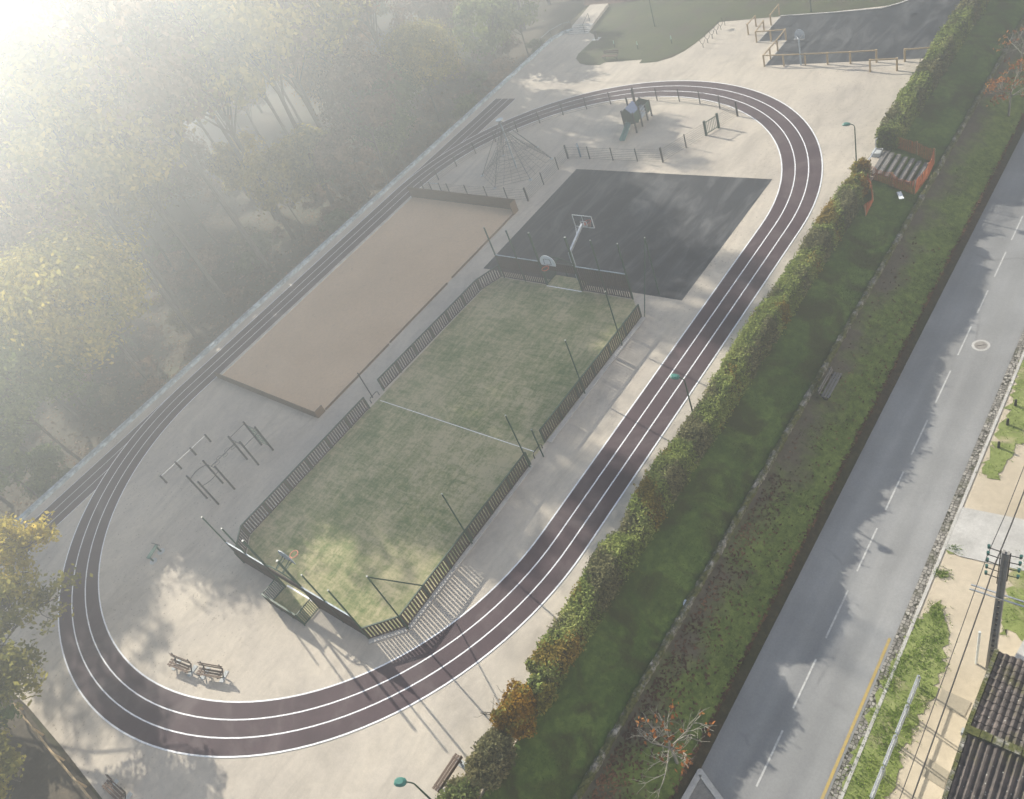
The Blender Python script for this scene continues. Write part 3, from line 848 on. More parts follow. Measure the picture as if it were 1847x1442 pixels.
# play tower with slide: two platforms joined by a bridge
A, B = Vector((-5.73, 34.44)), Vector((-5.67, 35.44))
pt = thing("play_tower", "dark green play tower with teal slide and blue-grey roof inside the playground", "play structure", tuple((-6.34, 35.61)))
px_, py_ = (-6.34, 35.61)
T = [(-5.68, 34.35), (-5.65, 35.35), (-7.01, 34.67), (-7.06, 35.86)]
for i, p in enumerate(T):
    MB().box(p[0], p[1], 0, 0.11, 0.11, 2.5 if i == 3 else 1.9).build("post", DARKMETAL, pt)
U = [(-5.68, 36.36), (-5.72, 37.15), (-6.9, 36.8), (-6.93, 37.56)]
for i, p in enumerate(U):
    MB().box(p[0], p[1], 0, 0.11, 0.11, 2.9 if i == 2 else 1.55).build("post", DARKMETAL, pt)
def quad_deck(P, z, h): return MB().prism([P[0], P[1], P[3], P[2]], z, z + h)
quad_deck(T, 0.85, 0.06).build("deck", PLANK, pt)
quad_deck(U, 0.85, 0.06).build("deck", GREYPAINT, pt)
# hexagonal cut side panels and a pitched roof on the slide tower
def side(p, q, z0, z1, mat, name, cut=0.0):
    m = MB()
    p, q = Vector(p), Vector(q)
    d = (q - p)
    n = Vector((-d.y, d.x)).normalized() * 0.02
    pr = [(0, z0 + cut), (0.5, z0), (1, z0 + cut), (1, z1), (0, z1)]
    vs = [(*(p + d * u - n), z) for u, z in pr] + [(*(p + d * u + n), z) for u, z in pr]
    k = len(pr)
    m.add(vs, [tuple(range(k)), tuple(range(2 * k - 1, k - 1, -1))] + [(i, i + k, (i + 1) % k + k, (i + 1) % k) for i in range(k)])
    return m.build(name, mat, pt)
side(T[0], T[1], 0.7, 1.75, DGREEN, "side_panel", 0.25)
side(T[2], T[0], 0.75, 1.75, DGREEN, "side_panel", 0.1)
side(T[2], T[3], 0.7, 1.75, DGREEN, "side_panel", 0.25)
mid0 = (Vector(T[0]) + Vector(T[2])) / 2
mid1 = (Vector(T[1]) + Vector(T[3])) / 2
dr = (mid1 - mid0).normalized() * 0.12
m = MB()
r0, r1 = (*(mid0 - dr), 2.3), (*(mid1 + dr), 2.3)
e = [(*(Vector(p) * 1), 1.72) for p in T]
m.add([r0, r1, e[0], e[1], (r0[0], r0[1], r0[2] - 0.05), (r1[0], r1[1], r1[2] - 0.05), (e[0][0], e[0][1], 1.67), (e[1][0], e[1][1], 1.67)], [(0, 2, 3, 1), (4, 5, 7, 6), (0, 4, 6, 2), (1, 3, 7, 5), (2, 6, 7, 3)])
m.build("roof", BLUEROOF, pt)
m = MB()
m.add([r0, r1, e[2], e[3], (r0[0], r0[1], r0[2] - 0.05), (r1[0], r1[1], r1[2] - 0.05), (e[2][0], e[2][1], 1.67), (e[3][0], e[3][1], 1.67)], [(0, 1, 3, 2), (4, 6, 7, 5), (0, 2, 6, 4), (1, 5, 7, 3), (2, 3, 7, 6)])
m.build("roof", DGREEN, pt)
m = MB().add([e[0], e[2], r0, (mid0.x, mid0.y, 1.74)], [(0, 2, 3), (2, 1, 3)])
m.add([e[1], e[3], r1, (mid1.x, mid1.y, 1.74)], [(0, 3, 2), (2, 3, 1)])
m.build("gable", DGREEN, pt)
side(U[0], U[1], 0.6, 1.5, DGREEN, "side_panel", 0.1)
side(U[2], U[3], 0.6, 1.5, DGREEN, "side_panel", 0.1)
side(U[1], U[3], 0.6, 1.5, DGREEN, "side_panel", 0.1)
m = MB()
for z in (0.95, 1.25, 1.55):
    m.bar((*T[1], z), (*U[0], z), 0.035)
    m.bar((*T[3], z), (*U[2], z), 0.035)
m.build("bridge_rail", STEEL, pt)
MB().prism([T[1], U[0], U[2], T[3]], 0.74, 0.8).build("bridge", GREYPAINT, pt)
m = MB()
for k in range(4):
    m.bar((*U[0], 0.2 + 0.2 * k), (*U[1], 0.2 + 0.2 * k), 0.03)
m.build("ladder", STEEL, pt)
s_end = Vector((-6.13, 32.65))
s_top = (Vector(T[0]) * 0.5 + Vector(T[2]) * 0.5)
L = (s_end - s_top)
sd = L.normalized()
sn = Vector((-sd.y, sd.x)) * 0.23
m = MB()
va, vb, vc, vd = [], [], [], []
for i in range(13):
    u = i / 12
    c = s_top + L * u
    z = 0.95 - 0.72 * (u ** 0.85) - 0.04 * math.sin(u * math.pi) if u < 0.85 else 0.95 - 0.72 * (0.85 ** 0.85) - 0.018 - 0.06 * (u - 0.85) / 0.15
    z = max(z, 0.14)
    va.append((*(c - sn), z + 0.17)); vb.append((*(c - sn * 0.85), z)); vc.append((*(c + sn * 0.85), z)); vd.append((*(c + sn), z + 0.17))
n = len(va)
fs = []
for i in range(n - 1):
    for k in range(3):
        fs.append((k * n + i, k * n + i + 1, (k + 1) * n + i + 1, (k + 1) * n + i))
m.add(va + vb + vc + vd, fs)
sl = m.build("slide", TEAL, pt)
md = sl.modifiers.new("thickness", 'SOLIDIFY'); md.thickness = 0.03

# ------------------------------------------------------------------ court hoop on a galvanised arm
hx, hy = 0.55, 14.95
t = thing("basketball_stand", "galvanised basketball stand leaning its long arm over the dark court behind the goal wall", "basketball hoop", (hx, hy))
MB().box(hx, hy, 0, 0.2, 0.2, 2.45).build("column", GREYPAINT, t)
MB().bar((hx, hy - 0.05, 2.4), (0.52, 17.1, 3.3), 0.17, 0.17).build("arm", STEEL, t)
m = MB()
bx, by, z0, z1 = 0.5, 17.3, 2.9, 3.86
m.bar((bx - 0.82, by, z1), (bx + 0.82, by, z1), 0.05); m.bar((bx - 0.82, by, z0), (bx + 0.82, by, z0), 0.05)
for u in (-0.82, 0.82): m.bar((bx + u, by, z0), (bx + u, by, z1), 0.05)
m.bar((bx, by, z0), (bx, by, z1), 0.04)
for a, c in (((-0.26, 3.0), (0.26, 3.0)), ((0.26, 3.0), (0.26, 3.38)), ((0.26, 3.38), (-0.26, 3.38)), ((-0.26, 3.38), (-0.26, 3.0))):
    m.bar((bx + a[0], by - 0.01, a[1]), (bx + c[0], by - 0.01, c[1]), 0.045)
m.bar((bx, by - 0.06, 3.2), (0.52, 17.05, 3.3), 0.1)
m.build("backboard_frame", CAPWHITE, t)
gk = NT("clear_backboard"); gk.color((0.7, 0.75, 0.78)).rough(0.1); gk.b.inputs["Transmission Weight"].default_value = 1.0; gk.b.inputs["IOR"].default_value = 1.05
MB().box(bx, by, z0 + 0.03, 1.58, 0.012, z1 - z0 - 0.06).build("backboard_pane", gk.m, t)
m = MB().tube([(bx + 0.24 * math.cos(a), by + 0.42 + 0.24 * math.sin(a), 3.05) for a in frange(0, 2 * math.pi, 0.35)], 0.022, 6)
m.bar((bx, by, 3.05), (bx, by + 0.2, 3.05), 0.08, 0.03)
m.build("rim", RED, t)
m = MB()
for k in range(10):
    a, b = k * 0.628, k * 0.628 + 0.5
    m.bar((bx + 0.23 * math.cos(a), by + 0.42 + 0.23 * math.sin(a), 3.04), (bx + 0.15 * math.cos(b), by + 0.42 + 0.15 * math.sin(b), 2.65), 0.014)
    m.bar((bx + 0.23 * math.cos(b), by + 0.42 + 0.23 * math.sin(b), 3.04), (bx + 0.15 * math.cos(a), by + 0.42 + 0.15 * math.sin(a), 2.65), 0.014)
m.build("basket_net", plain("pink_net", (0.5, 0.36, 0.33), 0.8), t)
m = MB().bar((bx - 0.8, by - 0.02, z0), (0.52, 16.2, 2.92), 0.04)
m.build("board_stay", STEEL, t)

# small hoop facing the car park
q = (4.45, 45.57)
t = thing("street_basketball_hoop", "pale grey hoop post with rounded board between the timber rails and the far asphalt", "basketball hoop", q)
MB().tube([(*q, 0), (*q, 2.3)], 0.07, 8).build("pole", GREYPAINT, t)
m = MB()
pr = [(-0.42, 2.2), (0.42, 2.2), (0.42, 2.6)] + [(0.42 * math.cos(a), 2.62 + 0.42 * math.sin(a)) for a in frange(0, math.pi, 0.3)] + [(-0.42, 2.6)]
n = len(pr)
m.add([(q[0] + x, q[1] + 0.18, z) for x, z in pr] + [(q[0] + x, q[1] + 0.22, z) for x, z in pr], [tuple(range(n)), tuple(range(2 * n - 1, n - 1, -1))] + [(i, i + n, (i + 1) % n + n, (i + 1) % n) for i in range(n)])
m.build("backboard", plain("pale_grey_board", (0.42, 0.47, 0.52), 0.5), t)
m = MB()
for x in (-0.3, 0.3): m.bar((q[0], q[1], 2.25), (q[0] + x, q[1] + 0.18, 2.6), 0.05)
m.bar((q[0] - 0.45, q[1] + 0.05, 2.28), (q[0] + 0.45, q[1] + 0.05, 2.28), 0.09)
m.build("bracket", STEEL, t)
MB().tube([(q[0] + 0.23 * math.cos(a), q[1] + 0.5 + 0.23 * math.sin(a), 2.35) for a in frange(0, 2 * math.pi, 0.35)], 0.02, 6).build("rim", STEEL, t)

# ------------------------------------------------------------------ timber rails at the car park
def timber(chain, label):
    t = thing("timber_rail", label, "barrier", chain[0], 0, "pale timber knee rails at the car park")
    for p in chain: MB().tube([(*p, 0), (*p, 1.06)], 0.08, 8).build("post", PINE, t)
    for a, b in zip(chain, chain[1:]): MB().tube([(*a, 1.0), (*b, 1.0)], 0.06, 8).build("rail", PINE, t)
timber([(10.71, 45.68), (8.64, 45.59), (6.76, 45.57), (4.85, 45.54), (2.94, 45.52), (1.13, 45.57), (1.14, 46.86), (1.17, 48.37), (1.12, 50.33), (-0.28, 50.26), (-1.69, 50.24), (-1.88, 52.36)], "long zigzag pale timber rail along the edge of the far asphalt")
timber([(-1.71, 53.55), (-1.75, 55.57)], "short timber rail at the lawn corner of the far asphalt")
timber([(-3.25, 51.86), (-3.21, 53.52)], "short timber rail on the sand facing the zigzag rail's end")
timber([(10.75, 44.11), (12.79, 44.18)], "free-standing timber rail on the sand in front of the long rail's end")
timber([(12.91, 45.63), (14.96, 45.8)], "timber rail between the far asphalt and the hedge")

# bicycle stands
for i, (q, lab) in enumerate(zip([(-6.91, 49.64), (-6.88, 50.58), (-6.84, 51.47), (-6.8, 52.36), (-6.78, 53.27), (-6.81, 54.19)],
        ("first of the Y-shaped bicycle stands, at the curved lawn tip", "second Y-shaped bicycle stand from the curved lawn tip", "third Y-shaped bicycle stand from the curved lawn tip", "third Y-shaped bicycle stand from the timber rails", "second Y-shaped bicycle stand from the timber rails", "last Y-shaped bicycle stand, nearest the timber rails"))):
    m = MB().tube([(0, 0, 0), (0, 0, 0.38)], 0.03, 6)
    m.tube([(0, 0, 0.36), (-0.18, 0, 0.5), (-0.3, 0, 0.82)], 0.022, 6)
    m.tube([(0, 0, 0.36), (0.18, 0, 0.5), (0.3, 0, 0.82)], 0.022, 6)
    tag(m.build("bicycle_stand", DARKMETAL, loc=(*q, 0), local=True), lab, "bike rack", "bicycle stands along the lawn edge")

# ------------------------------------------------------------------ workout frames
GP = dict(a1=(-13.18, -11.61), a2=(-11.78, -11.6), b1=(-13.1, -10.21), b2=(-11.68, -10.2), c1=(-13.03, -7.93), c2=(-11.64, -7.94), d1=(-13.01, -6.53), d2=(-11.62, -6.54))
t = thing("workout_frame", "eight-post calisthenics frame with bars and rings on the sand beside the pitch fence", "exercise equipment", GP["a1"])
for k, p in GP.items(): MB().box(*p, 0, 0.11, 0.11, 2.42).build("post", DARKMETAL, t)
def gbar(a, b, z, r=0.022, zb=None, bow=0.0):
    p, q = Vector((*GP[a], z)), Vector((*GP[b], zb if zb else z))
    n = (q - p).cross(Vector((0, 0, 1))).normalized()
    return MB().tube([tuple(p.lerp(q, f) + n * (bow * math.sin(math.pi * f))) for f in frange(0, 1, 0.2)], r, 6)
gbar("a1", "b1", 2.0, bow=-0.25).build("pull_up_bar", DARKMETAL, t)
gbar("a2", "b2", 1.95, bow=0.2).build("pull_up_bar", DARKMETAL, t)
gbar("c1", "d1", 2.25).build("pull_up_bar", DARKMETAL, t)
gbar("c2", "d2", 1.9).build("pull_up_bar", DARKMETAL, t)
for a, b in (("b1", "b2"), ("c1", "c2"), ("d1", "d2")): gbar(a, b, 2.12).build("cross_bar", DARKMETAL, t)
p = (Vector(GP["b1"]) + Vector(GP["b2"])) / 2
q = (Vector(GP["c1"]) + Vector(GP["c2"])) / 2
MB().tube([(*p, 2.12), (*q, 2.12)], 0.028, 6).build("ring_beam", DARKMETAL, t)
dv = (q - p).normalized()
nv = Vector((-dv.y, dv.x))
for k in range(5):
    c = p.lerp(q, 0.18 + 0.16 * k)
    s = 1 if k % 2 else -1
    m = MB().tube([(*(c + dv * (0.2 * math.cos(a)) + nv * (s * (0.16 + 0.14 * math.sin(a)))), 2.08) for a in frange(0, 2 * math.pi, 0.5)], 0.014, 5)
    m.build("ring", DARKMETAL, t)
m = MB()
p, q = Vector(GP["d1"]), Vector(GP["d2"])
for k in range(6):
    z = 0.45 + 0.3 * k
    m.bar((*p, z), (*q, z), 0.025)
for k in range(1, 4):
    c = p.lerp(q, k / 4)
    m.bar((*c, 0.4), (*c, 2.0), 0.02)
for k in range(3):
    m.bar((*p, 0.6 + 0.5 * k), (*q, 1.0 + 0.45 * k), 0.02)
m.build("climbing_grid", plain("grid_green", (0.06, 0.16, 0.10), 0.5), t)
LB = [(-17.98, -12.02), (-17.93, -10.66), (-17.9, -9.26), (-17.8, -7.89)]
t = thing("low_exercise_bar", "low bar on four short posts beside the taller workout frame", "exercise equipment", LB[0])
for p in LB: MB().box(*p, 0, 0.12, 0.12, 0.78).build("post", DARKMETAL, t)
MB().tube([(*LB[0], 0.7), (*LB[-1], 0.7)], 0.022, 6).build("bar", STEEL, t)
q = (-12.48, -16.89)
q2 = (-12.67, -15.92)
d = (Vector(q2) - Vector(q))
rz = math.atan2(d.y, d.x)
t = thing("sit_up_bench", "small green sit-up bench on two pale footings near the track bend", "exercise equipment", q, rz)
Lb = d.length
MB().bar((0, 0, 0.5), (Lb, 0, 0.62), 0.3, 0.05).build("pad", plain("faded_green_pad", (0.085, 0.16, 0.13), 0.6), t, local=True)
MB().box(0.12, 0, 0, 0.09, 0.09, 0.5).build("leg", DGREEN, t, local=True)
MB().box(Lb - 0.12, 0, 0, 0.09, 0.09, 0.58).build("leg", DGREEN, t, local=True)
MB().tube([(Lb - 0.02, -0.4, 0.72), (Lb - 0.02, 0.4, 0.72)], 0.03, 6).build("foot_bar", DARKMETAL, t, local=True)
for x in (0.12, Lb - 0.12):
    MB().tube([(x, 0, 0.0), (x, 0, 0.05)], 0.26, 12).build("footing", PALE, t, local=True)

# ------------------------------------------------------------------ benches
def make_bench(wood, back=True, L=1.9, footing=True):
    t = thing("park_bench", "bench", "bench", (0, 0, 0), 0, "wooden park benches")
    for k in range(3): MB().box(0, -0.2 + 0.16 * k, 0.43, L, 0.115, 0.04).build("seat_slat", wood, t, local=True)
    if back:
        for k in range(2):
            m = MB().bar((-L / 2, 0.28 + 0.035 * k, 0.62 + 0.17 * k), (L / 2, 0.28 + 0.035 * k, 0.62 + 0.17 * k), 0.035, 0.12)
            m.build("back_slat", wood, t, local=True)
    for sx in (-1, 1):
        x = sx * (L / 2 - 0.2)
        m = MB()
        m.bar((x, 0.0, 0.03), (x, -0.28, 0.42), 0.05, 0.06)
        m.bar((x, 0.0, 0.03), (x, 0.3, 0.42), 0.05, 0.06)
        if back: m.bar((x, 0.29, 0.4), (x, 0.37, 0.9), 0.045, 0.05)
        m.bar((x, -0.3, 0.41), (x, 0.3, 0.41), 0.05, 0.05)
        m.build("leg_frame", DARKMETAL, t, local=True)
        if footing: MB().box(x, 0.05, 0, 0.3, 0.75, 0.03).build("footing", PALE, t, local=True)
    return t
bench = make_bench(BENCHWOOD)
def aim(a, b): return math.atan2(b[1] - a[1], b[0] - a[0])
spots = [((-3.52, -20.42), aim((-5.02, -20.57), (-2.9, -20.18)), "wooden bench by the track bend, its neighbour on the goal wall side"),
         ((-1.29, -19.77), aim((-2.64, -20.12), (-0.69, -19.46)), "wooden bench by the track bend, on the side nearer the goal wall"),
         ((-0.96, -26.54), aim((-2.71, -26.74), (-0.02, -26.63)), "wooden bench on the sand beside the near corner's wooden rail"),
         ((14.31, -17.11), math.pi / 2, "sunlit wooden bench backing onto the hedge beside a green lamp"),
         ((-16.64, 48), 0.0, "dark bench set into the far lawn's edge")]
spots[0] = (spots[0][0], spots[0][1], "wooden bench by the track bend, on the side nearer the sit-up bench")
for i, (p, a, lab) in enumerate(spots[:4]): place(bench, i == 0, (p[0], p[1], 0.0), a + (math.pi if i == 3 else 0), lab, 0.9)
place(make_bench(BENCHWOOD, footing=False), True, (spots[4][0][0], spots[4][0][1], 0.0), 0.0, spots[4][2])
bench["group"] = "wooden park benches"
old = make_bench(GREYWOOD, True, 2.0, False)
p = (19.51, 10.7, -0.48)
place(old, True, (20.25, p[1], zt(20.25)), math.pi / 2, "weathered grey plank bench with its back to the mossy stone wall")

# ------------------------------------------------------------------ street lamps
def make_lamp(H=3.15):
    t = thing("street_lamp", "lamp", "lamp", (0, 0, 0), 0, "green path lamps")
    MB().tube([(0, 0, 0), (0, 0, H - 0.25)], 0.05, 10, 0.035).build("pole", DGREEN, t, local=True)
    MB().tube([(0, 0, H - 0.3), (-0.02, 0, H - 0.12), (-0.12, 0, H - 0.02), (-0.3, 0, H + 0.02)], 0.03, 8).build("arm", DGREEN, t, local=True)
    m = MB()
    pr = [(-0.28, 0.06), (-0.36, 0.15), (-0.52, 0.19), (-0.72, 0.17), (-0.82, 0.09)]
    ring = pr + [(x, -y) for x, y in reversed(pr)]
    n = len(ring)
    vs = [(x, y, H - 0.03) for x, y in ring] + [(x, y, H + 0.03) for x, y in ring] + [(-0.55 + (x + 0.55) * 0.6, y * 0.6, H + 0.1) for x, y in ring]
    fs = [tuple(range(n - 1, -1, -1)), tuple(range(2 * n, 3 * n))]
    for k in (0, 1):
        fs += [(k * n + i, k * n + (i + 1) % n, (k + 1) * n + (i + 1) % n, (k + 1) * n + i) for i in range(n)]
    m.add(vs, [tuple(reversed(f)) for f in fs])
    h = m.build("lamp_head", LAMPGREEN, t, local=True)
    m = MB().tube([(0, 0, 0), (0, 0, 0.25)], 0.075, 10)
    m.build("base", DGREEN, t, local=True)
    return t
lamp = make_lamp()
q = (14.85, -18.41)
for i, (p, rz, lab) in enumerate((((14.66, 5.39), 0.0, "green lamp leaning over the track at the middle of the hedge"),
                                  ((14.42, 30.89), 0.0, "green lamp standing clear on the sand by the far track bend"),
                                  (q, 0.5, "green lamp at the near hedge end beside the sunlit bench"))):
    place(lamp, i == 0, (p[0], p[1], 0), rz, lab)
tall = make_lamp(4.6)
for i, (p, lab) in enumerate((((1.26, 55.81), "dark lamp post at the lawn edge of the far asphalt"),
                              ((14.66, 53.81), "dark lamp post between the far asphalt and the hedge"),
                              ((-15.31, 55.02), "dark lamp post standing in the middle of the far lawn"))):
    place(tall, i == 0, (p[0], p[1], 0), -math.pi / 2, lab)

# ------------------------------------------------------------------ far left corner: steps, handrail, bin, stakes
t = thing("entrance_steps", "pale concrete steps with path going up at the far end of the parapet", "steps", (-26.5, 55.2))
sl, sr = (-26.43, 54.41), (-23.53, 54.35)
pl, pr_ = (-27.46, 61.21), (-24.85, 61.08)
m = MB()
def along(a, b, f): return (a[0] + (b[0] - a[0]) * f, a[1] + (b[1] - a[1]) * f)
for k in range(5):
    f0, f1 = k * 0.055, (k + 1) * 0.055
    m.prism([along(sl, pl, f0), along(sr, pr_, f0), along(sr, pr_, f1), along(sl, pl, f1)], -0.05, 0.05 + 0.07 * k)
m.build("flight", SLAB, t)
MB().prism([along(sl, pl, 0.275), along(sr, pr_, 0.275), pr_, pl], -0.05, 0.34).build("landing_path", PLAZA, t)
m = MB()
r0, r1 = along(sr, pr_, 0.02), along(sr, pr_, 0.3)
for p, z in ((r0, 0.05), (r1, 0.45)): m.tube([(p[0] - 0.5, p[1], z), (p[0] - 0.5, p[1], z + 0.95)], 0.03, 6)
m.tube([(r0[0] - 0.5, r0[1], 1.0), (r1[0] - 0.5, r1[1], 1.4)], 0.03, 6)
m.build("handrail", DARKMETAL, t)
t = thing("parapet_railing", "short grey tube railing on the parapet corner beside the steps", "railing", (-27.3, 54.4))
rp = [(-28.0, 51.5), (-27.95, 53.4), (-27.2, 54.9), (-26.3, 55.25)]
for p in rp: MB().tube([(*p, 0.2), (*p, 1.15)], 0.03, 6).build("post", DARKMETAL, t)
for a, b in zip(rp, rp[1:]): MB().tube([(*a, 1.1), (*b, 1.1)], 0.025, 6).build("rail", GREYPAINT, t)
q = (-21.47, 52.86)
t = thing("litter_bin", "dark slim litter bin on a pale slab at the lawn corner by the steps", "bin", q)
MB().tube([(*q, 0.05), (*q, 0.85)], 0.17, 10).build("body", DARKMETAL, t)
MB().tube([(*q, 0.86), (*q, 0.9)], 0.19, 10).build("lid", DARKMETAL, t)
MB().box(*q, 0.0, 0.9, 0.7, 0.04).build("slab", PALE, t)
for q, lab in zip([(-17.69, 50.54), (-14.52, 50.03), (-11.02, 50.86)], ("thin white and green stake on the lawn, nearest the steps", "thin white and green stake on the lawn, middle one of three", "thin white and green stake on the lawn, nearest the bicycle stands")):
    t = thing("stake", lab, "stake", q, 0, "thin stakes on the far lawn")
    MB().box(*q, 0, 0.05, 0.05, 0.45).build("foot", DGREEN, t)
    MB().box(*q, 0.45, 0.06, 0.06, 0.35).build("tip", plain("mint_tip", (0.5, 0.75, 0.6), 0.5), t)

# wooden rail at the near left corner
WR = [(-11.56, -27.24), (-8.6, -27.31), (-5.83, -27.36), (-3.12, -27.39), (-0.61, -27.41)]
t = thing("wooden_rail_fence", "pale wooden rail fence along the dark leafy ground at the near corner", "fence", WR[0])
for p in WR: MB().tube([(*p, -0.05), (*p, 0.85)], 0.06, 7).build("post", PINE, t)
for a, b in zip(WR, WR[1:]): MB().tube([(*a, 0.82), (*b, 0.82)], 0.055, 7).build("rail", PINE, t)

# ------------------------------------------------------------------ closed-off embankment stair behind orange netting
t = thing("embankment_stair", "closed timber stair descending through the hedge gap inside orange netting", "stairs", (16.2, 31.5))
SY0, SY1 = 29.7, 32.4
m = MB()
for k in range(7):
    x = 15.9 + 0.45 * k
    z = zt(x) + 0.16
    MB().box(x, (SY0 + SY1) / 2, z - 0.5, 0.27, SY1 - SY0 - 0.1 * (k % 2), 0.5).build("step", GREYWOOD, t)
m.bar((15.2, SY1 + 0.1, 1.0), (15.2, SY1 + 2.6, 1.0), 0.06)
for y in (SY1 + 0.1, SY1 + 2.6): m.bar((15.2, y, 0), (15.2, y, 1.0), 0.06)
m.build("handrail", STEEL, t)
m = MB().tube([(15.5, SY0 - 0.6, 0.05), (15.5, SY0 - 0.4, 0.9), (15.6, SY1 - 0.9, 1.0), (15.7, SY1 - 0.2, 0.5)], 0.04, 6)
m.build("handrail", STEEL, t)
MB().box(15.35, SY1 - 0.1, 0, 0.6, 0.7, 0.3).build("landing_slab", PALE, t)
def net_fence(pts, h, label, sag=0.25, seed=0):
    r = random.Random(seed)
    t = thing("barrier_net", label, "safety net", (pts[0][0], pts[0][1], pts[0][2]), 0, "orange plastic safety nets")
    m = MB()
    vs = []
    rows = []
    for a, b in zip(pts, pts[1:]):
        nk = max(4, int((Vector(b) - Vector(a)).length / 0.11))
        for k in range(nk):
            f = k / nk
            p = Vector(a).lerp(Vector(b), f)
            rows.append((p, 1 - sag * math.sin(math.pi * f)))
    rows.append((Vector(pts[-1]), 1))
    for p, s in rows:
        j = Vector((r.uniform(-0.02, 0.02), r.uniform(-0.02, 0.02), 0)) + 0.12 * Vector((mnoise.noise(p * 1.1), mnoise.noise(p * 1.3 + Vector((5, 0, 0))), 0))
        s *= 1 + 0.12 * mnoise.noise(p * 0.8 + Vector((0, 9, 0)))
        for i in range(11): vs.append(p + j * (i / 5) + Vector((0, 0, 0.04 + (h - 0.04) * s * i / 10)))
    n = len(rows)
    m.add(vs, [(j * 11 + i, (j + 1) * 11 + i, (j + 1) * 11 + i + 1, j * 11 + i + 1) for j in range(n - 1) for i in range(10)])
    o = m.build("mesh", ORANGE, t)
    so = o.modifiers.new("strands", 'WIREFRAME'); so.thickness = 0.036; so.use_even_offset = False
    for p in pts: MB().box(p[0], p[1], p[2] - 0.1, 0.05, 0.05, h + 0.15).build("stake", PINE, t)
z1 = zt(18.9)
net_fence([(16.4, 33.2, 0), (17.8, 33.0, zt(17.8)), (19.0, 32.7, z1), (19.1, 30.9, z1), (18.9, 28.9, z1), (17.5, 29.0, zt(17.5)), (15.9, 29.2, 0)], 1.1, "orange safety net fenced around the closed timber stair", 0.2, 2)
net_fence([(15.9, 29.0, 0), (16.9, 27.0, zt(16.9)), (17.0, 25.3, zt(17))], 0.8, "loose strip of orange safety net hanging on the hedge by the closed stair", 0.3, 3)
net_fence([(15.0, -8.4, 0), (14.95, -9.3, 0), (14.9, -10.4, 0), (14.95, -11.2, 0)], 0.75, "torn orange safety net at the foot of the hedge near the amber bush", 0.4, 5)
tag(MB().bar((18.0, 28.6, zt(18) + 0.1), (18.55, 27.5, zt(18.55) + 0.5), 0.28, 0.03).build("loose_plank", BOARD, loc=(18.0, 28.6, zt(18))), "pale loose board leaning on the bank beside the orange netting", "board")
tag(MB().box(0, 0, 0, 0.22, 0.3, 0.06, 0.4).build("paper_scrap", BOARD, loc=(19.24, -4.8, -0.89), local=True), "white scrap of paper on the dark soil beside the stone wall", "litter")

# ------------------------------------------------------------------ roadside things
q = (26.04, 17.37, -2.43)
t = thing("manhole_cover", "round manhole cover in a pale ring beside the road's centre line", "manhole", (q[0], q[1], ZROAD))
def disc(x, y, r, z0, z1, n=28): return MB().prism([(x + r * math.cos(2 * math.pi * k / n), y + r * math.sin(2 * math.pi * k / n)) for k in range(n)], z0, z1)
disc(q[0], q[1], 0.46, ZROAD - 0.05, ZROAD + 0.006).build("ring", SLAB, t)
disc(q[0], q[1], 0.33, ZROAD - 0.05, ZROAD + 0.011).build("cover", mat_concrete("iron_cover", (0.22, 0.2, 0.18), (0.32, 0.30, 0.27), 5), t)
MB().bar((q[0] - 0.2, q[1] - 0.12, ZROAD + 0.012), (q[0] + 0.22, q[1] + 0.1, ZROAD + 0.012), 0.025, 0.012).build("lifting_slot", DARKMETAL, t)

isl = thing("traffic_island", "pointed kerbed traffic island at the near end of the road", "traffic island", (22.9, -12.2, ZROAD))
ia, ib, ic = (22.92, -11.12, -2.29), (22.82, -13.16, -2.25), (24.72, -12, -2.43)
m = MB()
for a, b in ((ia, ib), (ia, ic)): m.bar((a[0], a[1], ZROAD + 0.05), (b[0], b[1], ZROAD + 0.05), 0.26, 0.16)
m.tube([(ia[0], ia[1], ZROAD), (ia[0], ia[1], ZROAD + 0.132)], 0.14, 14)
m.build("kerb", KERB, isl)
MB().sheet([ia[:2], ib[:2], ic[:2]], ZROAD + 0.09).build("gravel_fill", mat_concrete("island_gravel", (0.16, 0.155, 0.14), (0.30, 0.28, 0.25), 6), isl)

bx0 = 29.25
t = thing("roadside_barrier", "galvanised tube barrier along the roadside grass in front of the house", "barrier", (bx0, -3.5, ZROAD))
by_ = [-3.55, -4.95, -6.35, -7.75, -9.15, -10.55, -11.95]
for a, b in zip(by_, by_[1:]):
    z = ZROAD
    m = MB()
    for zz in (1.1, 0.72): m.tube([(bx0, a - 0.05, z + zz), (bx0, b + 0.05, z + zz)], 0.03, 6)
    m.tube([(bx0 + 0.1, a - 0.05, z + 1.02), (bx0 + 0.1, b + 0.05, z + 1.02)], 0.022, 6)
    m.build("rail", STEEL, t)
    for y in (a - 0.06, b + 0.06):
        MB().tube([(bx0 + 0.05, y, z), (bx0 + 0.05, y, z + 1.12)], 0.035, 6).build("post", STEEL, t)
for q, lab in zip([(28.73, 13.29, -2.42), (28.72, 11.88, -2.41), (28.73, 10.25, -2.4)], ("dark wooden bollard on the roadside grass, farthest from the driveway", "dark wooden bollard on the roadside grass, middle one of three", "dark wooden bollard on the roadside grass, closest to the driveway")):
    m = MB().tube([(0, 0, 0), (0, 0, 0.42)], 0.07, 8, 0.06).tube([(0, 0, 0.42), (0, 0, 0.46)], 0.05, 8, 0.02)
    tag(m.build("bollard", GREYWOOD if 0 else DARKMETAL, loc=(q[0], q[1], ZROAD + 0.06), local=True), lab, "bollard", "dark bollards on the roadside grass")

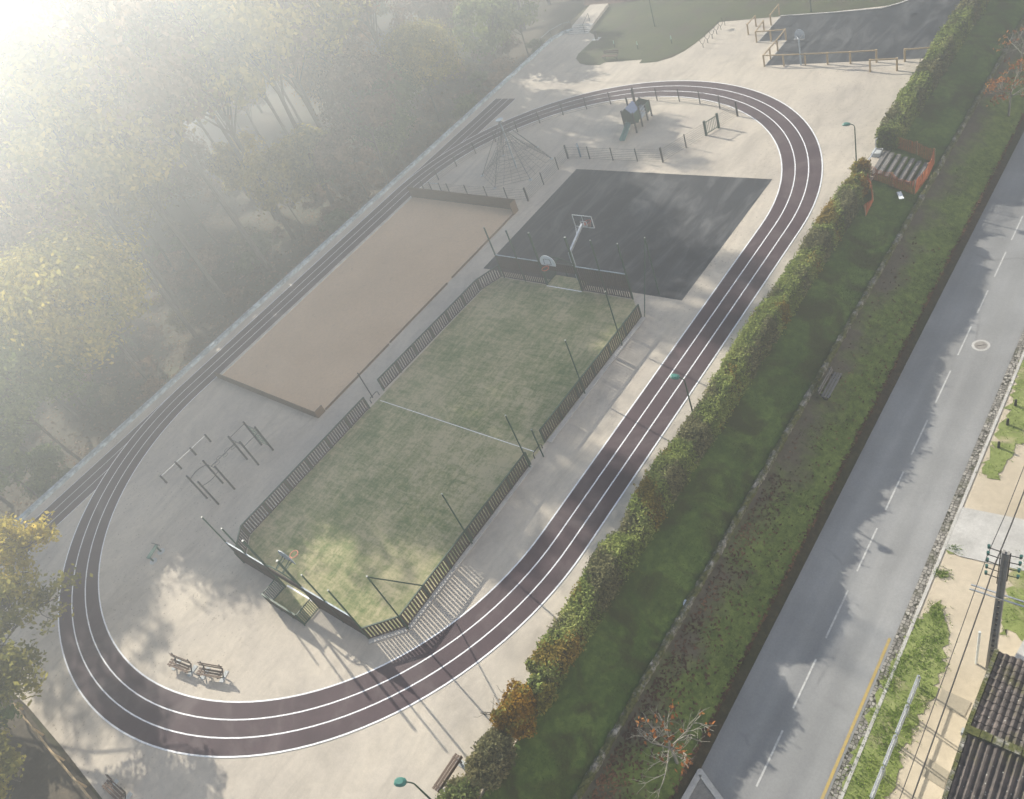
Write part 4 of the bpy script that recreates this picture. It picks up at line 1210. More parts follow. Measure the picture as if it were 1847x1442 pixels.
# utility pole
ux, uy = 31.42, -1.5
t = thing("utility_pole", "grey concrete utility pole with green insulators beside the tiled house", "utility pole", (ux, uy, ZROAD))
ZTOP = 6.05
m = MB()
w0, w1 = 0.105, 0.075
zs = frange(ZROAD, ZTOP, 0.8)
for sx in (-1, 1):
    for za, zb in zip(zs, zs[1:]):
        pass
    m.add([(ux + sx * w0 - 0.045, uy - 0.13, ZROAD), (ux + sx * w0 + 0.045, uy - 0.13, ZROAD), (ux + sx * w0 + 0.045, uy + 0.13, ZROAD), (ux + sx * w0 - 0.045, uy + 0.13, ZROAD),
           (ux + sx * w1 - 0.04, uy - 0.08, ZTOP), (ux + sx * w1 + 0.04, uy - 0.08, ZTOP), (ux + sx * w1 + 0.04, uy + 0.08, ZTOP), (ux + sx * w1 - 0.04, uy + 0.08, ZTOP)],
          [(3, 2, 1, 0), (4, 5, 6, 7), (0, 1, 5, 4), (1, 2, 6, 5), (2, 3, 7, 6), (3, 0, 4, 7)])
z = ZROAD + 0.3
while z < 3.2:
    m.box(ux, uy, z, 0.13, 0.1, 0.24); z += 0.42
m.box(ux, uy, 3.2, 0.1, 0.12, ZTOP - 3.25)
m.build("pole", POLECON, t)
def rack(dx, dy, n, ztop):
    m = MB().bar((ux + dx * 0.3, uy + dy, ztop + 0.1), (ux + dx * 0.3, uy + dy, ztop - 0.42 * n), 0.03)
    for k in range(n):
        m.bar((ux, uy + dy * 0.4, ztop - 0.42 * k), (ux + dx, uy + dy, ztop - 0.42 * k), 0.025)
    m.build("bracket", DARKMETAL, t)
    for k in range(n):
        x, y, z = ux + dx, uy + dy, ztop - 0.42 * k
        MB().tube([(x, y, z - 0.02), (x, y, z + 0.05), (x, y, z + 0.1), (x, y, z + 0.15)], 0.045, 8, 0.055).build("insulator", GLASSGREEN, t)
rack(-0.55, 0.05, 5, 5.95)
rack(0.45, 0.08, 4, 5.85)
m = MB()
for y in (-0.1, 0.1): m.bar((ux - 1.0, uy + y, 3.15), (ux + 1.0, uy + y, 3.15), 0.05)
m.build("crossarm", STEEL, t)
MB().tube([(ux - 0.5, uy - 0.1, ZROAD), (ux - 0.5, uy - 0.1, 0.3)], 0.05, 8).build("conduit", CAPWHITE, t)
for (dx, z, r, lab) in ((-0.55, 5.6, 0.014, "thin overhead cable running along the roadside past the pole, outer one"), (-0.28, 5.2, 0.024, "thick black overhead cable hung beside the concrete pole")):
    pts = [(ux + dx, uy + y, z - 1.1 * (1 - ((abs(y) - 16) / 16) ** 2) * (1 if abs(y) < 32 else 0)) for y in frange(-30, 0, 2)] + [(ux + dx * 0.9, uy + y, z - 0.9 * math.sin(math.pi * y / 34)) for y in frange(0, 34, 2)][1:]
    tag(MB().tube(pts, r, 5).build("power_cable", CABLE, loc=(ux + dx, uy, z)), lab, "cable", "overhead cables at the pole")

# house with tiled roof at the near right corner
hs = thing("house", "house corner with old mossy tiled roof beside the sandy path", "house", (31.7, -6, ZROAD))
HX0, HX1 = 31.75, 39.0
RY = -5.85
def roof_part(ya, yb, za, zb, name):
    xs = frange(HX0 - 0.12, HX1, 0.055)
    n = max(2, round(abs(yb - ya) / 0.36))
    m = MB()
    w = len(xs)
    vs = []
    for j in range(n):
        for e in (0, 1):
            f = (j + e) / n
            y = ya + (yb - ya) * f
            z = za + (zb - za) * f + (0.035 if e == 1 else 0.0) - (0.0)
            for x in xs:
                ph = math.cos(2 * math.pi * x / 0.23)
                vs.append((x, y, z + 0.05 * abs(ph) ** 0.7 * (1 if ph > 0 else -0.6) + 0.012 * mnoise.noise((x * 3, y * 3, 0))))
    fs = []
    for r in range(2 * n - 1):
        for i in range(w - 1):
            q = (r * w + i, r * w + i + 1, (r + 1) * w + i + 1, (r + 1) * w + i)
            fs.append(q if yb > ya else tuple(reversed(q)))
    m.add(vs, fs)
    return m.build(name, TILE, hs, smooth=False)
ZR1 = 0.95
roof_part(-1.95, RY, -0.05, ZR1, "roof")
roof_part(-14.5, RY - 0.25, -0.9, ZR1 - 0.05, "roof")
MB().prism([(HX0, -14.2), (HX1, -14.2), (HX1, -2.2), (HX0, -2.2)], ZROAD, -1.15).build("wall", WALLPAINT, hs)
m = MB()
m.add([(HX0, -2.2, -1.15), (HX0, -14.2, -1.15), (HX0, -14.2, -0.95), (HX0, RY, ZR1 - 0.15), (HX0, -2.2, -0.08)], [(0, 4, 3, 2, 1)])
m.build("gable_wall", WALLPAINT, hs)
m = MB()
r = random.Random(9)
y = RY - 0.12
x = HX0 - 0.15
while x < HX1:
    l = r.uniform(0.35, 0.6)
    m.box(x + l / 2, y, ZR1 - 0.05, l - 0.03, 0.3, 0.16 + r.uniform(-0.03, 0.03))
    x += l
m.build("ridge_coping", STONE, hs)
m = MB()
for ya, yb, za, zb in ((-1.95, RY, -0.03, ZR1), (RY, -14.5, ZR1, -0.9)):
    n = 26
    for k in range(n):
        f, g = k / n, (k + 0.93) / n
        m.bar((HX0 - 0.12, ya + (yb - ya) * f, za + (zb - za) * f + 0.04), (HX0 - 0.12, ya + (yb - ya) * g, za + (zb - za) * g + 0.05), 0.14, 0.1)
m.build("verge_tiles", STONE, hs)
MB().prism([(32.2, -1.9), (HX1, -1.9), (HX1, 0.4), (32.5, 0.4)], ZROAD, -0.35).build("annex", SLAB, hs)
MB().box(31.55, -6.0, 0.55, 0.16, 0.2, 0.26).build("junction_box", PALE, hs)
# ------------------------------------------------------------------ vegetation
def leaf_quads(m, r, c, n, spread, size, up=0.35, out=None):
    """n small leaf faces scattered round a clump centre."""
    for _ in range(n):
        p = Vector((c[0] + r.gauss(0, spread[0]), c[1] + r.gauss(0, spread[1]), c[2] + r.gauss(0, spread[2])))
        nv = Vector((r.gauss(0, 1), r.gauss(0, 1), r.gauss(0, 1) + up))
        if out is not None: nv = nv * 0.55 + out + (p - Vector(c)) * (0.9 / max(0.05, spread[0]))
        if nv.length < 0.05: nv = Vector((0, 0, 1))
        nv.normalize()
        a = nv.orthogonal().normalized()
        b = nv.cross(a)
        t = r.uniform(0, 6.28)
        a, b = a * math.cos(t) + b * math.sin(t), b * math.cos(t) - a * math.sin(t)
        s = size * r.uniform(0.6, 1.35)
        a *= s * 0.5; b *= s * 0.8
        m.add([p - b, p + a * 0.9, p + b, p - a * 0.9], [(0, 1, 2, 3)])

def branch(m, r, p, d, length, r0, depth, tips, twigs=3, wob=0.25):
    pts = [Vector(p)]
    d = Vector(d).normalized()
    n = 4
    for _ in range(n):
        d = (d + Vector((r.gauss(0, wob), r.gauss(0, wob), r.gauss(0.05, wob * 0.6)))).normalized()
        pts.append(pts[-1] + d * (length / n))
    m.tube([tuple(q) for q in pts], r0, 5, r0 * 0.45)
    tips.append(pts[-1])
    if depth > 0:
        for k in range(twigs):
            f = r.uniform(0.35, 1.0)
            q = pts[min(n, max(1, int(f * n)))]
            nd = (d + Vector((r.gauss(0, 0.7), r.gauss(0, 0.7), r.gauss(0.15, 0.5)))).normalized()
            branch(m, r, q, nd, length * r.uniform(0.45, 0.7), r0 * 0.5, depth - 1, tips, twigs, wob)

def make_tree(name, seed, H, hc, rx, rz, clumps, per, leaf, bark, leaves, lean=0.05, holes=0.0):
    """Tapered trunk with limbs reaching into a crown of leaf clumps."""
    r = random.Random(seed)
    root = thing(name, "tree", "tree", (0, 0, 0))
    top = Vector((r.gauss(0, lean) * H, r.gauss(0, lean) * H, H * 0.9))
    m = MB()
    spine = [Vector((0, 0, -0.6)).lerp(top, f) + Vector((r.gauss(0, 0.1), r.gauss(0, 0.1), 0)) * (f > 0) for f in (0, 0.25, 0.5, 0.75, 1)]
    m.tube([tuple(p) for p in spine], 0.015 * H ** 0.85, 7, 0.005 * H ** 0.7)
    cm = MB()
    cs = []
    for _ in range(clumps):
        while True:
            v = Vector((r.uniform(-1, 1), r.uniform(-1, 1), r.uniform(-1, 1)))
            if 0.15 < v.length < 1: break
        v = v.normalized() * (v.length ** 0.45)
        lobe = 0.82 + 0.36 * mnoise.noise((v.x * 1.4 + seed * 7.1, v.y * 1.4, v.z * 1.4))
        if v.z < -0.55: continue
        cs.append(Vector((top.x * 0.7, top.y * 0.7, hc)) + Vector((v.x * rx, v.y * rx, v.z * rz)) * lobe)
    for c in cs:
        s = rx * r.uniform(0.09, 0.17)
        n = int(per * r.uniform(0.5, 1.4))
        o = c - Vector((top.x * 0.7, top.y * 0.7, hc - 0.4 * rz))
        leaf_quads(cm, r, c, n, (s, s, s * 0.6), leaf, 0.35, o.normalized() * 0.9)
    for c in r.sample(cs, min(len(cs), 16)):
        f = min(0.95, max(0.2, (c.z / H) * 0.8))
        p = spine[0].lerp(top, f)
        q = p.lerp(c, 0.5) + Vector((0, 0, 0.06 * (c - p).length))
        m.tube([tuple(p), tuple(q), tuple(c)], 0.008 * H ** 0.8, 5, 0.003 * H ** 0.6)
    m.build("trunk", bark, root, local=True)
    cm.build("crown", leaves, root, local=True)
    return root

def set_leaves(root, mat):
    for ch in root.children:
        if ch.name.startswith("crown"):
            ch.material_slots[0].link = 'OBJECT'
            ch.material_slots[0].material = mat

PR = {
 'round': make_tree("broadleaf_tree", 11, 15.5, 10.6, 5.8, 4.8, 125, 230, 0.20, BARK, L_OLIVE),
 'loose': make_tree("broadleaf_tree", 23, 16.0, 10.8, 4.6, 5.6, 80, 110, 0.28, BARK, L_TAN, 0.06),
 'tall': make_tree("tall_tree", 37, 25.0, 16.5, 4.8, 8.6, 105, 105, 0.32, BARK, L_OLIVE, 0.04),
 'tall2': make_tree("tall_tree", 41, 27.0, 18.0, 5.2, 9.2, 100, 100, 0.32, BARK, L_TAN, 0.06),
 'bush': make_tree("wood_shrub", 53, 3.8, 2.1, 2.1, 1.8, 44, 80, 0.18, BARK, L_BROWN, 0.05),
 'small': make_tree("young_broadleaf_tree", 67, 9.0, 6.0, 3.1, 3.2, 70, 105, 0.23, BARK, L_YELLOW, 0.05),
}
used = set()
def plant(kind, loc, label, group=None, leaves=None, scale=1.0, rz=0.0):
    o = place(PR[kind], kind not in used, loc, rz, label, scale, group)
    used.add(kind)
    if leaves is not None: set_leaves(o, leaves)
    return o
# trees of the wood that the photo lets one tell apart
plant('round', (-32.24, -4.89, -2.95), "large round olive-gold tree standing out of the fog near the parapet", None, L_OLIVE, 1.12, 0.4)
plant('round', (-34.28, -13.01, -3.92), "large dull green tree left of the olive-gold tree by the parapet", None, L_GREEN, 0.95, 2.0)
plant('small', (-42.51, 20.58, -5.85), "bright yellow tree low beside the fog-covered middle of the parapet", None, L_YELLOW, 1.25, 0.0)
plant('small', (-41.49, 24.97, -5.72), "yellow-green tree just behind the bright yellow tree", None, L_OLIVE, 1.2, 1.1)
plant('small', (-54.48, 24.71, -6.7), "pale yellowish tree behind the bright yellow tree, deeper in fog", None, L_YELLOW, 1.2, 2.6)
plant('loose', (-48.88, 40.12, -6.42), "tan-orange crowned slender tree catching the sun in the fog", None, L_TAN, 0.85, 0.5)
plant('loose', (-30.72, 25.39, -1.99), "rosy brown thin tree below the tan-orange crowned tree", None, L_BROWN, 0.9, 1.9)
plant('round', (-33.6, 30.62, -3.63), "grey-green broad tree at the foot of the wood beyond the sprint track's end", None, L_GREEN, 0.8, 3.0)
plant('round', (-39.04, 42.15, -5.3), "olive-green tree in the wood between the grey-green tree and the sunlit green one", None, L_OLIVE, 0.85, 4.0)
plant('small', (-33.44, 48.94, -3.56), "sunlit green tree closest to the entrance steps", None, L_GREEN, 1.25, 0.8)
plant('small', (-33.53, 54.96, -3.6), "green tree behind the sunlit green tree near the steps", None, L_GREEN, 1.2, 2.2)
plant('small', (-50.81, 60.54, -6.53), "yellowish green tree at the back of the sunlit green trees", None, L_OLIVE, 1.3, 5.0)
plant('small', (-32.71, 29.64, -3.2), "dark green low tree at the edge of the wood facing the sprint track's end", None, L_GREEN, 0.95, 1.4)
plant('small', (-33.23, 24.62, -3.46), "brownish low tree in the wood between the yellow-green and dark green ones", None, L_BROWN, 1.05, 3.3)
plant('small', (-33.03, -17.65, -3.36), "dark green small tree at the wood's edge near the overhanging branches", None, L_GREEN, 0.95, 2.1)
plant('loose', (-74.94, 39.76, -7.39), "pale yellow slender tree deep in the fog behind the pale yellowish tree", None, L_YELLOW, 0.95, 0.2)
# the deep wood: crowns that nothing but the fog sets off from each other
rr = random.Random(77)
taken = []
n_f = 0
kinds = ['round', 'loose', 'tall', 'tall2', 'small']
while n_f < 92:
    d = rr.uniform(0, 1) ** 0.8
    x = -40 - 115 * d
    y = rr.uniform(-22 - 0.1 * d, 70 + 130 * d)
    if math.hypot(x - 34, y + 20) < 70: continue
    if any(math.hypot(x - a, y - b) < 6.2 + 2 * d for a, b in taken): continue
    if x > -57 and -2 < y < 40: continue
    taken.append((x, y))
    k = rr.choice(kinds)
    plant(k, (x, y, zt(x)), "autumn tree dissolving into the bright fog of the wooded slope", "trees deep in the fog",
          rr.choice([L_OLIVE, L_YELLOW, L_TAN, L_BROWN, L_GREEN, L_OLIVE]), rr.uniform(0.85, 1.15), rr.uniform(0, 6.28))
    n_f += 1
# tall bare-stemmed trees near the parapet that shade the playing fields
TALLS = [(-43, 4), (-45, 9.5), (-43, 15), (-45, 20.5), (-43, 26), (-46, 31.5), (-44, 37), (-52, 1), (-51, 7), (-53, 13), (-51, 18.5), (-53, 24), (-51, 30), (-53, 36), (-44, -2), (-52, -6), (-47, -9), (-55, -13), (-44, -15), (-50, -20), (-44, 43), (-50, 62), (-48, 72)]
for i, (x, y) in enumerate(TALLS):
    plant('tall' if i % 2 else 'tall2', (x, y, zt(x)), "very tall thin-crowned tree rising out of the fog beyond the first trees", "tall trees behind the first trees",
          [L_OLIVE, L_YELLOW, L_BROWN][i % 3], 1.1 if i in (0, 6, 7, 12, 13) else 1.29 + 0.03 * (i % 3) if i < 14 else 0.98 if i < 19 else 0.8 if i < 20 else 1.1 if i == 20 else 0.75, 1.3 * i)
for i in range(120):
    while True:
        y = rr.uniform(-20, 62)
        x = -30.5 - rr.uniform(0, 1) ** 1.1 * 40
        if not (x > -42 and rr.random() < 0.5): break
    plant('bush', (x, y, zt(x)), "low brown and green undergrowth shrub on the wood's floor", "undergrowth shrubs of the wood",
          rr.choice([L_BROWN, L_GREEN, L_DRAB, L_BROWN]), rr.uniform(0.5, 1.0), rr.uniform(0, 6.28))

# branches overhanging the near left corner: two trees whose trunks stand outside the picture
def corner_tree(x, y, seed, label, centres, leaves, leaf=0.17):
    r = random.Random(seed)
    t = thing("overhanging_tree", label, "tree", (x, y, 0))
    m, cm = MB(), MB()
    m.tube([(0, 0, -0.2), (0.1, 0.1, 3), (0.0, 0.3, 7.5)], 0.24, 8, 0.12)
    for c in centres:
        c = Vector(c) - Vector((x, y, 0))
        p = Vector((0.05, 0.15, min(7.0, c.z * 0.6)))
        q = p.lerp(c, 0.55) + Vector((0, 0, 0.5))
        m.tube([tuple(p), tuple(q), tuple(c)], 0.09, 6, 0.03)
        tips = []
        for k in range(7):
            dd = Vector((r.gauss(0, 1), r.gauss(0, 1), r.gauss(0.1, 0.4)))
            branch(m, r, c.lerp(q, r.uniform(0, 0.4)), dd, r.uniform(0.9, 1.7), 0.03, 1, tips, 3)
        for tp in tips:
            leaf_quads(cm, r, tp, r.randint(14, 34), (0.26, 0.26, 0.16), leaf, 0.8)
    m.build("trunk", BARK, t, local=True)
    cm.build("crown", leaves, t, local=True)
C1 = [(*(-13.61, -20.69), 7.5), (*(-12.13, -20.5), 7.0), (*(-12.75, -21.48), 6.6), (*(-13.35, -19.48), 6.6), (*(-14.22, -22.15), 7.2), (*(-11.35, -21.37), 6.2)]
C2 = [(*(-9.14, -23.17), 7), (*(-9.59, -22.24), 6.4), (*(-6.81, -24.25), 6.6), (*(-5.64, -24.65), 6), (*(-5.4, -25.56), 6.4), (*(-4.72, -24.45), 5.6), (*(-8.14, -24.8), 7), (*(-8.94, -21.98), 5.6), (*(-5.4, -25.93), 5.6)]
corner_tree(-21.5, -27.5, 5, "golden yellow branch spray hanging over the sprint track's near end", C1, L_YELLOW)
corner_tree(-17.5, -30.5, 6, "olive green branch spray hanging over the near track bend and the wooden rail", C2, L_OLIVE)
for i, (p, lab) in enumerate((((-7.24, -29.34), "dark olive shrub outside the near corner's wooden rail"), ((-11.19, -28.27), "dark green shrub hidden under the olive branches by the wooden rail"))):
    plant('bush', (p[0], p[1], 0), lab, None, L_OLIVE if i == 0 else L_GREEN, 1.0, i * 1.0)

# ------------------------------------------------------------------ hedge
HP = [(-12, 1.5), (-8.2, 1.48), (-6.6, 1.85), (-5, 1.95), (-4.2, 1.75), (-3.4, 1.0), (-2, 1.9), (-1, 1.9), (1, 2.05), (1.7, 1.7), (2.8, 1.5), (3.7, 1.72), (4.9, 1.35), (6.9, 1.72), (7.7, 1.55), (9, 1.8), (10.9, 1.92), (12.5, 1.95), (14.2, 1.7), (16.8, 1.55), (18.7, 1.42), (20.4, 1.7), (23.3, 1.75), (26, 1.5), (29.3, 1.5), (33, 1.6), (37, 1.9), (41, 1.7), (46, 1.9), (52, 1.8), (60, 1.9), (80, 1.9)]
def hedge_h(y):
    for (a, ha), (b, hb) in zip(HP, HP[1:]):
        if a <= y <= b: return ha + (hb - ha) * (y - a) / (b - a)
    return 1.6
def hedge(name, y0, y1, label, mats, seed, xc=15.8, hw=0.62, per_m=980, leaf=0.088):
    r = random.Random(seed)
    t = thing(name, label, "hedge", (xc, y0, 0))
    ysn = frange(y0 + 0.25, y1 - 0.25, 0.3)
    core = MB()
    prof = [(-0.78, 0.02), (-0.82, 0.5), (-0.7, 0.84), (-0.3, 0.93), (0.3, 0.93), (0.72, 0.84), (0.85, 0.5), (0.8, 0.02)]
    vs = []
    for y in ysn:
        h = hedge_h(y)
        e = min(1, 0.5 + (min(y - y0, y1 - y) / 0.8))
        for u, v in prof:
            nn = 1 + 0.16 * mnoise.noise((y * 0.9, u * 2, v * 2 + seed))
            vs.append((xc + u * hw * nn * e, y, max(0.0, v * (h - 0.12) * (0.94 + 0.06 * nn))))
    n, w = len(ysn), len(prof)
    core.add(vs, [(j * w + i, j * w + i + 1, (j + 1) * w + i + 1, (j + 1) * w + i) for j in range(n - 1) for i in range(w - 1)] + [tuple(range(w - 1, -1, -1)), tuple((n - 1) * w + i for i in range(w))])
    core.build("branches", TWIG, t)  # solid dark core, added inside the leaves to block light
    parts = [MB() for _ in mats]
    N = int((y1 - y0) * per_m)
    for _ in range(N):
        y = r.uniform(y0, y1)
        h = hedge_h(y) + 0.10 * mnoise.noise((y * 1.7, 0, seed))
        s = r.random()
        blob = mnoise.noise((y * 0.55, 5.0, seed))
        bulge = 1 + 0.16 * mnoise.noise((y * 0.9, 1.5 if s < 0.3 else 0, s * 2))
        if s < 0.32: x, z = -hw * bulge, r.uniform(0.02, 0.92) * h
        elif s < 0.74: x, z = r.uniform(-0.95, 0.95) * hw, h * (0.97 - 0.12 * r.random() ** 2)
        else: x, z = hw * bulge, r.uniform(0.02, 0.92) * h
        if abs(x) > 0.7 * hw and z > 0.8 * h: x *= 0.9
        c = (xc + x + r.gauss(0, 0.06), y, z + abs(r.gauss(0, 0.05)))
        k = 0
        if len(mats) > 1:
            q = mnoise.noise((y * 0.42, x * 0.5, seed + 9)) + r.gauss(0, 0.08)
            k = min(len(mats) - 1, max(0, int((q + 0.30) / 0.60 * len(mats))))
            if len(mats) > 4:       # autumn colour only near the closed stair and in a few thin spots
                k = 5 if q + 0.02 * max(0.0, y - 14) > 0.31 else min(k, 4)
        leaf_quads(parts[k], r, c, 2, (0.05, 0.05, 0.05), leaf, 1.6 if 0.32 <= s < 0.74 else 0.3)
        if r.random() < 0.004:      # a stray shoot
            for j in range(3): leaf_quads(parts[k], r, (c[0], c[1], h + 0.08 * j), 2, (0.03, 0.03, 0.03), leaf * 0.8, 0.3)
        if r.random() < 0.02:       # leaves closing both ends
            e = r.choice((y0 + 0.1, y1 - 0.1))
            for j in range(6): leaf_quads(parts[k], r, (xc + r.uniform(-hw, hw), e, r.uniform(0.02, 1.0) * hedge_h(e)), 3, (0.06, 0.08, 0.06), leaf, 0.5)
    for pm, mt in zip(parts, mats):
        if pm.f: pm.build("foliage", mt, t)
L_HEDGE2 = leafy("dark_hedge_leaves", [(0.2, (0.096, 0.130, 0.041)), (0.5, (0.150, 0.186, 0.062)), (0.85, (0.288, 0.288, 0.120))], 0.25)
L_HEDGE3 = leafy("twiggy_hedge_leaves", [(0.2, (0.103, 0.106, 0.051)), (0.5, (0.172, 0.167, 0.081)), (0.85, (0.299, 0.282, 0.138))], 0.25)
L_HEDGE4 = leafy("yellowing_hedge_leaves", [(0.2, (0.09, 0.085, 0.02)), (0.5, (0.24, 0.19, 0.045)), (0.85, (0.42, 0.27, 0.07))], 0.3)
hedge("hedge", -11.6, 26.2, "long clipped green hedge between the track and the grass bank", [L_HEDGE3, L_HEDGE2, L_HEDGE, L_HEDGE, L_HEDGE, L_HEDGE4], 1)
hedge("hedge", 32.9, 82, "clipped green hedge running from the closed stair to the far asphalt", [L_HEDGE3, L_HEDGE2, L_HEDGE, L_HEDGE], 2, per_m=480, leaf=0.12)
def shrub(x, y, rx, ry, h, label, mats, n, leaf=0.13, seed=0, name="shrub"):
    r = random.Random(seed)
    t = thing(name, label, "shrub", (x, y, 0))
    m = MB()
    for k in range(9):
        a = r.uniform(0, 6.28)
        tips = []
        branch(m, r, (0.1 * math.cos(a), 0.1 * math.sin(a), 0), (math.cos(a) * 0.5, math.sin(a) * 0.5, 1.1), h * 0.85, 0.03, 1, tips, 3)
    m.build("stems", TWIG, t, local=True)
    core = MB()
    for j in range(9):
        for i in range(14):
            pass
    parts = [MB() for _ in mats]
    for _ in range(n):
        v = Vector((r.gauss(0, 1), r.gauss(0, 1), r.gauss(0, 1)))
        v.normalize()
        f = r.uniform(0.6, 1.0) ** 0.5 * (0.85 + 0.5 * mnoise.noise((v.x * 1.7 + seed, v.y * 1.7, v.z * 1.7)))
        z = h * 0.5 + v.z * h * 0.5 * f
        c = (v.x * rx * f, v.y * ry * f, max(0.05, z))
        q = mnoise.noise((c[0] * 0.9 + seed, c[1] * 0.9, c[2] * 0.9)) + r.gauss(0, 0.1)
        leaf_quads(parts[min(len(mats) - 1, max(0, int((q + 0.3) / 0.6 * len(mats))))], r, c, 2, (0.07, 0.07, 0.07), leaf, 0.4)
    for pm, mt in zip(parts, mats):
        if pm.f: pm.build("foliage", mt, t, local=True)
shrub(15.9, -13.6, 0.95, 1.25, 2.3, "rounded amber-leaved bush at the near end of the hedge", [L_AMBER, L_OLIVE, L_AMBER], 4200, 0.10, 3, "amber_bush")
shrub(15.95, -15.7, 0.9, 1.5, 1.7, "drab olive bush between the amber bush and the sunlit bench", [L_DRAB, L_HEDGE3], 3600, 0.10, 4)
shrub(15.75, -18.0, 0.95, 1.6, 1.6, "drab bush behind the sunlit bench, at the picture's lower edge", [L_DRAB, L_HEDGE3, L_HEDGE2], 3600, 0.10, 8)
shrub(16.2, -12.3, 0.7, 0.8, 1.7, "dark green bush wedged between the hedge end and the amber bush", [L_HEDGE2, L_HEDGE, L_OLIVE], 1500, 0.12, 5)
shrub(15.75, 27.2, 0.85, 1.1, 1.6, "orange-tinged bush in the hedge row next to the closed stair", [L_AMBER, L_HEDGE, L_OLIVE], 1700, 0.13, 6)
shrub(15.4, 29.2, 0.6, 0.7, 1.5, "yellow-brown bush beside the white landing of the closed stair", [L_OLIVE, L_AMBER], 900, 0.12, 7)

# ------------------------------------------------------------------ bare young street trees
def bare_tree(x, y, z, H, seed, label, spread, leaf_f, bark=PALEBARK, up=0.5, nb=9):
    r = random.Random(seed)
    t = thing("young_street_tree", label, "tree", (x, y, z))
    m, cm = MB(), MB()
    ht = H * 0.42
    m.tube([(0, 0, -0.1), (0.02, 0.03, ht * 0.5), (0.0, 0.05, ht)], 0.085, 8, 0.06)
    tips = []
    for k in range(nb):
        a = 2 * math.pi * k / nb + r.uniform(-0.3, 0.3)
        z0 = ht * r.uniform(0.75, 1.0)
        branch(m, r, (0, 0.05, z0), (math.cos(a), math.sin(a), up * r.uniform(0.5, 1.8)), spread * r.uniform(0.7, 1.1), 0.035, 2, tips, 4, 0.2)
    for tp in tips:
        if r.random() < leaf_f: leaf_quads(cm, r, tp, r.randint(3, 9), (0.13, 0.13, 0.1), 0.13, 0.4)
    m.build("trunk", bark, t, local=True)
    cm.build("crown", L_RUST, t, local=True)
bare_tree(22.0, -11.35, -2.2, 5.0, 3, "nearly bare young tree with a few rust leaves by the near end of the road", 1.75, 0.10)
bare_tree(21.6, 40.6, -2.1, 5.4, 4, "young tree still full of orange leaves on the far verge", 2.0, 0.5)
bare_tree(20.9, 46.5, -1.9, 5.4, 8, "pale bare young tree beyond the orange-leaved one on the far verge", 2.0, 0.1)
bare_tree(20.6, -18.1, -1.9, 5.2, 6, "bare upright twiggy tree with rust leaves at the lower edge by the stone wall", 1.7, 0.16, PALEBARK, 1.7, 14)

# ------------------------------------------------------------------ ground cover
def blades(name, n, spot, mat, h, w, seed):
    r = random.Random(seed)
    m = MB()
    for _ in range(n):
        p = spot(r)
        if p is None: continue
        x, y, z = p
        a = r.uniform(0, 6.28)
        hh = h * r.uniform(0.4, 1.3)
        dx, dy = math.cos(a) * w, math.sin(a) * w
        lx, ly = r.gauss(0, 0.6) * hh, r.gauss(0, 0.6) * hh
        m.add([(x - dx, y - dy, z), (x + dx, y + dy, z), (x + lx + dx * 0.3, y + ly + dy * 0.3, z + hh), (x + lx - dx * 0.3, y + ly - dy * 0.3, z + hh)], [(0, 1, 2, 3)])
    return setting(m.build(name, mat), "stuff")
def inside(p, poly):
    c = False
    for i in range(len(poly)):
        a, b = poly[i], poly[i - 1]
        if (a[1] > p[1]) != (b[1] > p[1]) and p[0] < (b[0] - a[0]) * (p[1] - a[1]) / (b[1] - a[1]) + a[0]: c = not c
    return c
GZ = ((G_A, 26000, 11), (G_B, 9000, 12), (G_C, 3500, 13), (G_D, 600, 14), (G_E, 600, 15))
def spot_in(poly, lim=30):
    xs, ysp = [p[0] for p in poly], [min(p[1], lim) for p in poly]
    def f(r):
        p = (r.uniform(min(xs), max(xs)), r.uniform(min(ysp), max(ysp)))
        if not inside(p, poly): return None
        if mnoise.noise((p[0] * 1.4, p[1] * 1.4, 2)) < 0.02 and r.random() < 0.85: return None
        return (p[0] + r.gauss(0, 0.13), p[1] + r.gauss(0, 0.13), ZROAD + 0.06)
    return f
for poly, n, sd in GZ: blades("roadside_grass_blades", n, spot_in(poly), L_GRASS, 0.07, 0.02, sd)
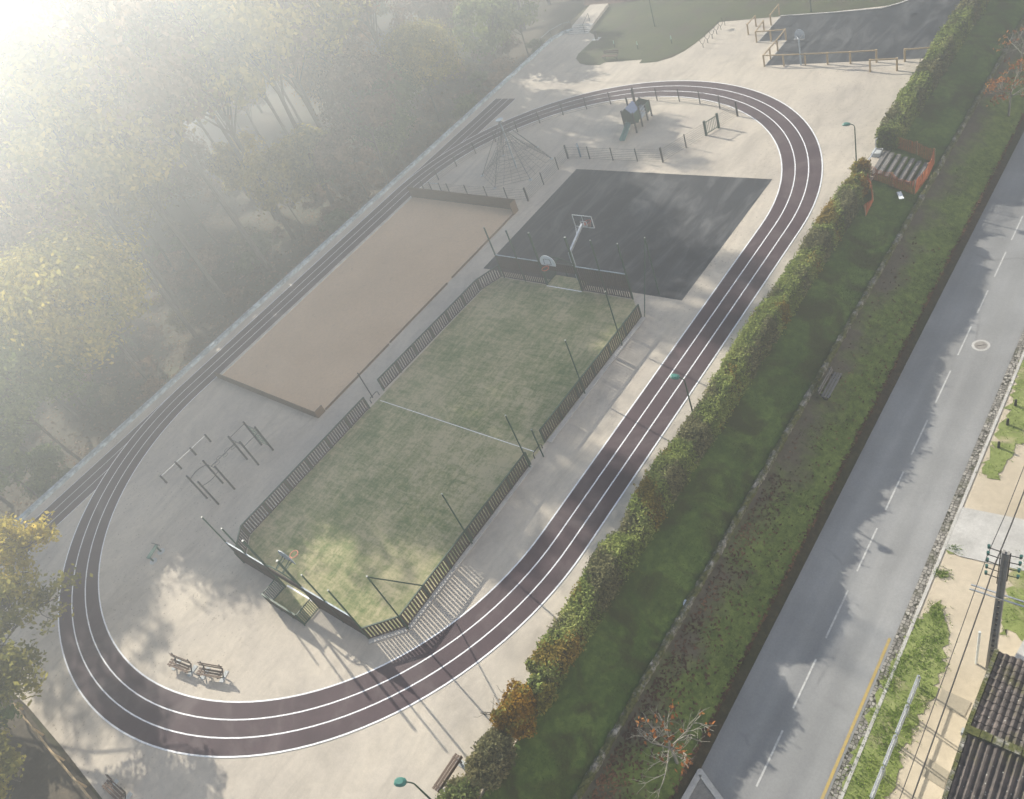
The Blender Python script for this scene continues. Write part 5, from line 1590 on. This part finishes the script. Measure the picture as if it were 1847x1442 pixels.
def spot_bank(r):
    y = -24 + 60 * r.random() ** 1.3
    x = r.uniform(16.5, 19.2)
    return (x, y, zt(x) + 0.02)
blades("bank_grass_blades", 46000, spot_bank, L_BANK, 0.055, 0.011, 21)
def spot_verge(r):
    y = -24 + 60 * r.random() ** 1.3
    x = 19.7 + 2.7 * r.random() ** 0.7
    if mnoise.noise((x * 0.5, y * 0.35, 4)) + 0.5 * (x - 21) < -0.1: return None
    return (x, y, zt(x) + 0.02)
blades("verge_grass_blades", 42000, spot_verge, L_BANK, 0.05, 0.011, 22)
r = random.Random(31)
m = MB()
for _ in range(5200):
    k = r.random()
    if k < 0.5:
        x = 19.7 + abs(r.gauss(0, 0.7)); y = -18 + 22 * r.random() ** 2.2
    elif k < 0.85:
        x = 22.45 - abs(r.gauss(0, 0.09)) + 0.06; y = r.uniform(-20, 45)
    else:
        x = r.uniform(19.8, 22.4); y = r.uniform(-20, 25)
    if x > 22.6: continue
    z = max(zt(x), ZROAD) + (0.055 if x < 22.4 else 0.11)
    leaf_quads(m, r, (x, y, z), 1, (0.01, 0.01, 0.004), 0.10, 3.0)
setting(m.build("fallen_leaves", L_FALLEN), "stuff")
m = MB()
for _ in range(20000):
    x = -28.5 - 42 * r.random(); y = r.uniform(-20, 62)
    leaf_quads(m, r, (x, y, gz(x, y) + 0.08), 1, (0.01, 0.01, 0.01), 0.22, 2.0)
setting(m.build("wood_floor_leaves", L_BROWN), "stuff")

# ------------------------------------------------------------------ the fog
hz = MB().box(-60, 220, -22, 1320, 1200, 22 + 35.5).build("haze", None)
hm = bpy.data.materials.new("haze_air")
hm.use_nodes = True
ht = hm.node_tree
ht.nodes.remove(ht.nodes["Principled BSDF"])
vol = ht.nodes.new("ShaderNodeVolumePrincipled")
vol.inputs["Color"].default_value = (0.88, 0.935, 0.99, 1)
vol.inputs["Density"].default_value = HAZE_DENSITY
vol.inputs["Anisotropy"].default_value = HAZE_ANISO
ht.links.new(vol.outputs[0], ht.nodes["Material Output"].inputs["Volume"])
hz.data.materials.append(hm)
setting(hz, "stuff")
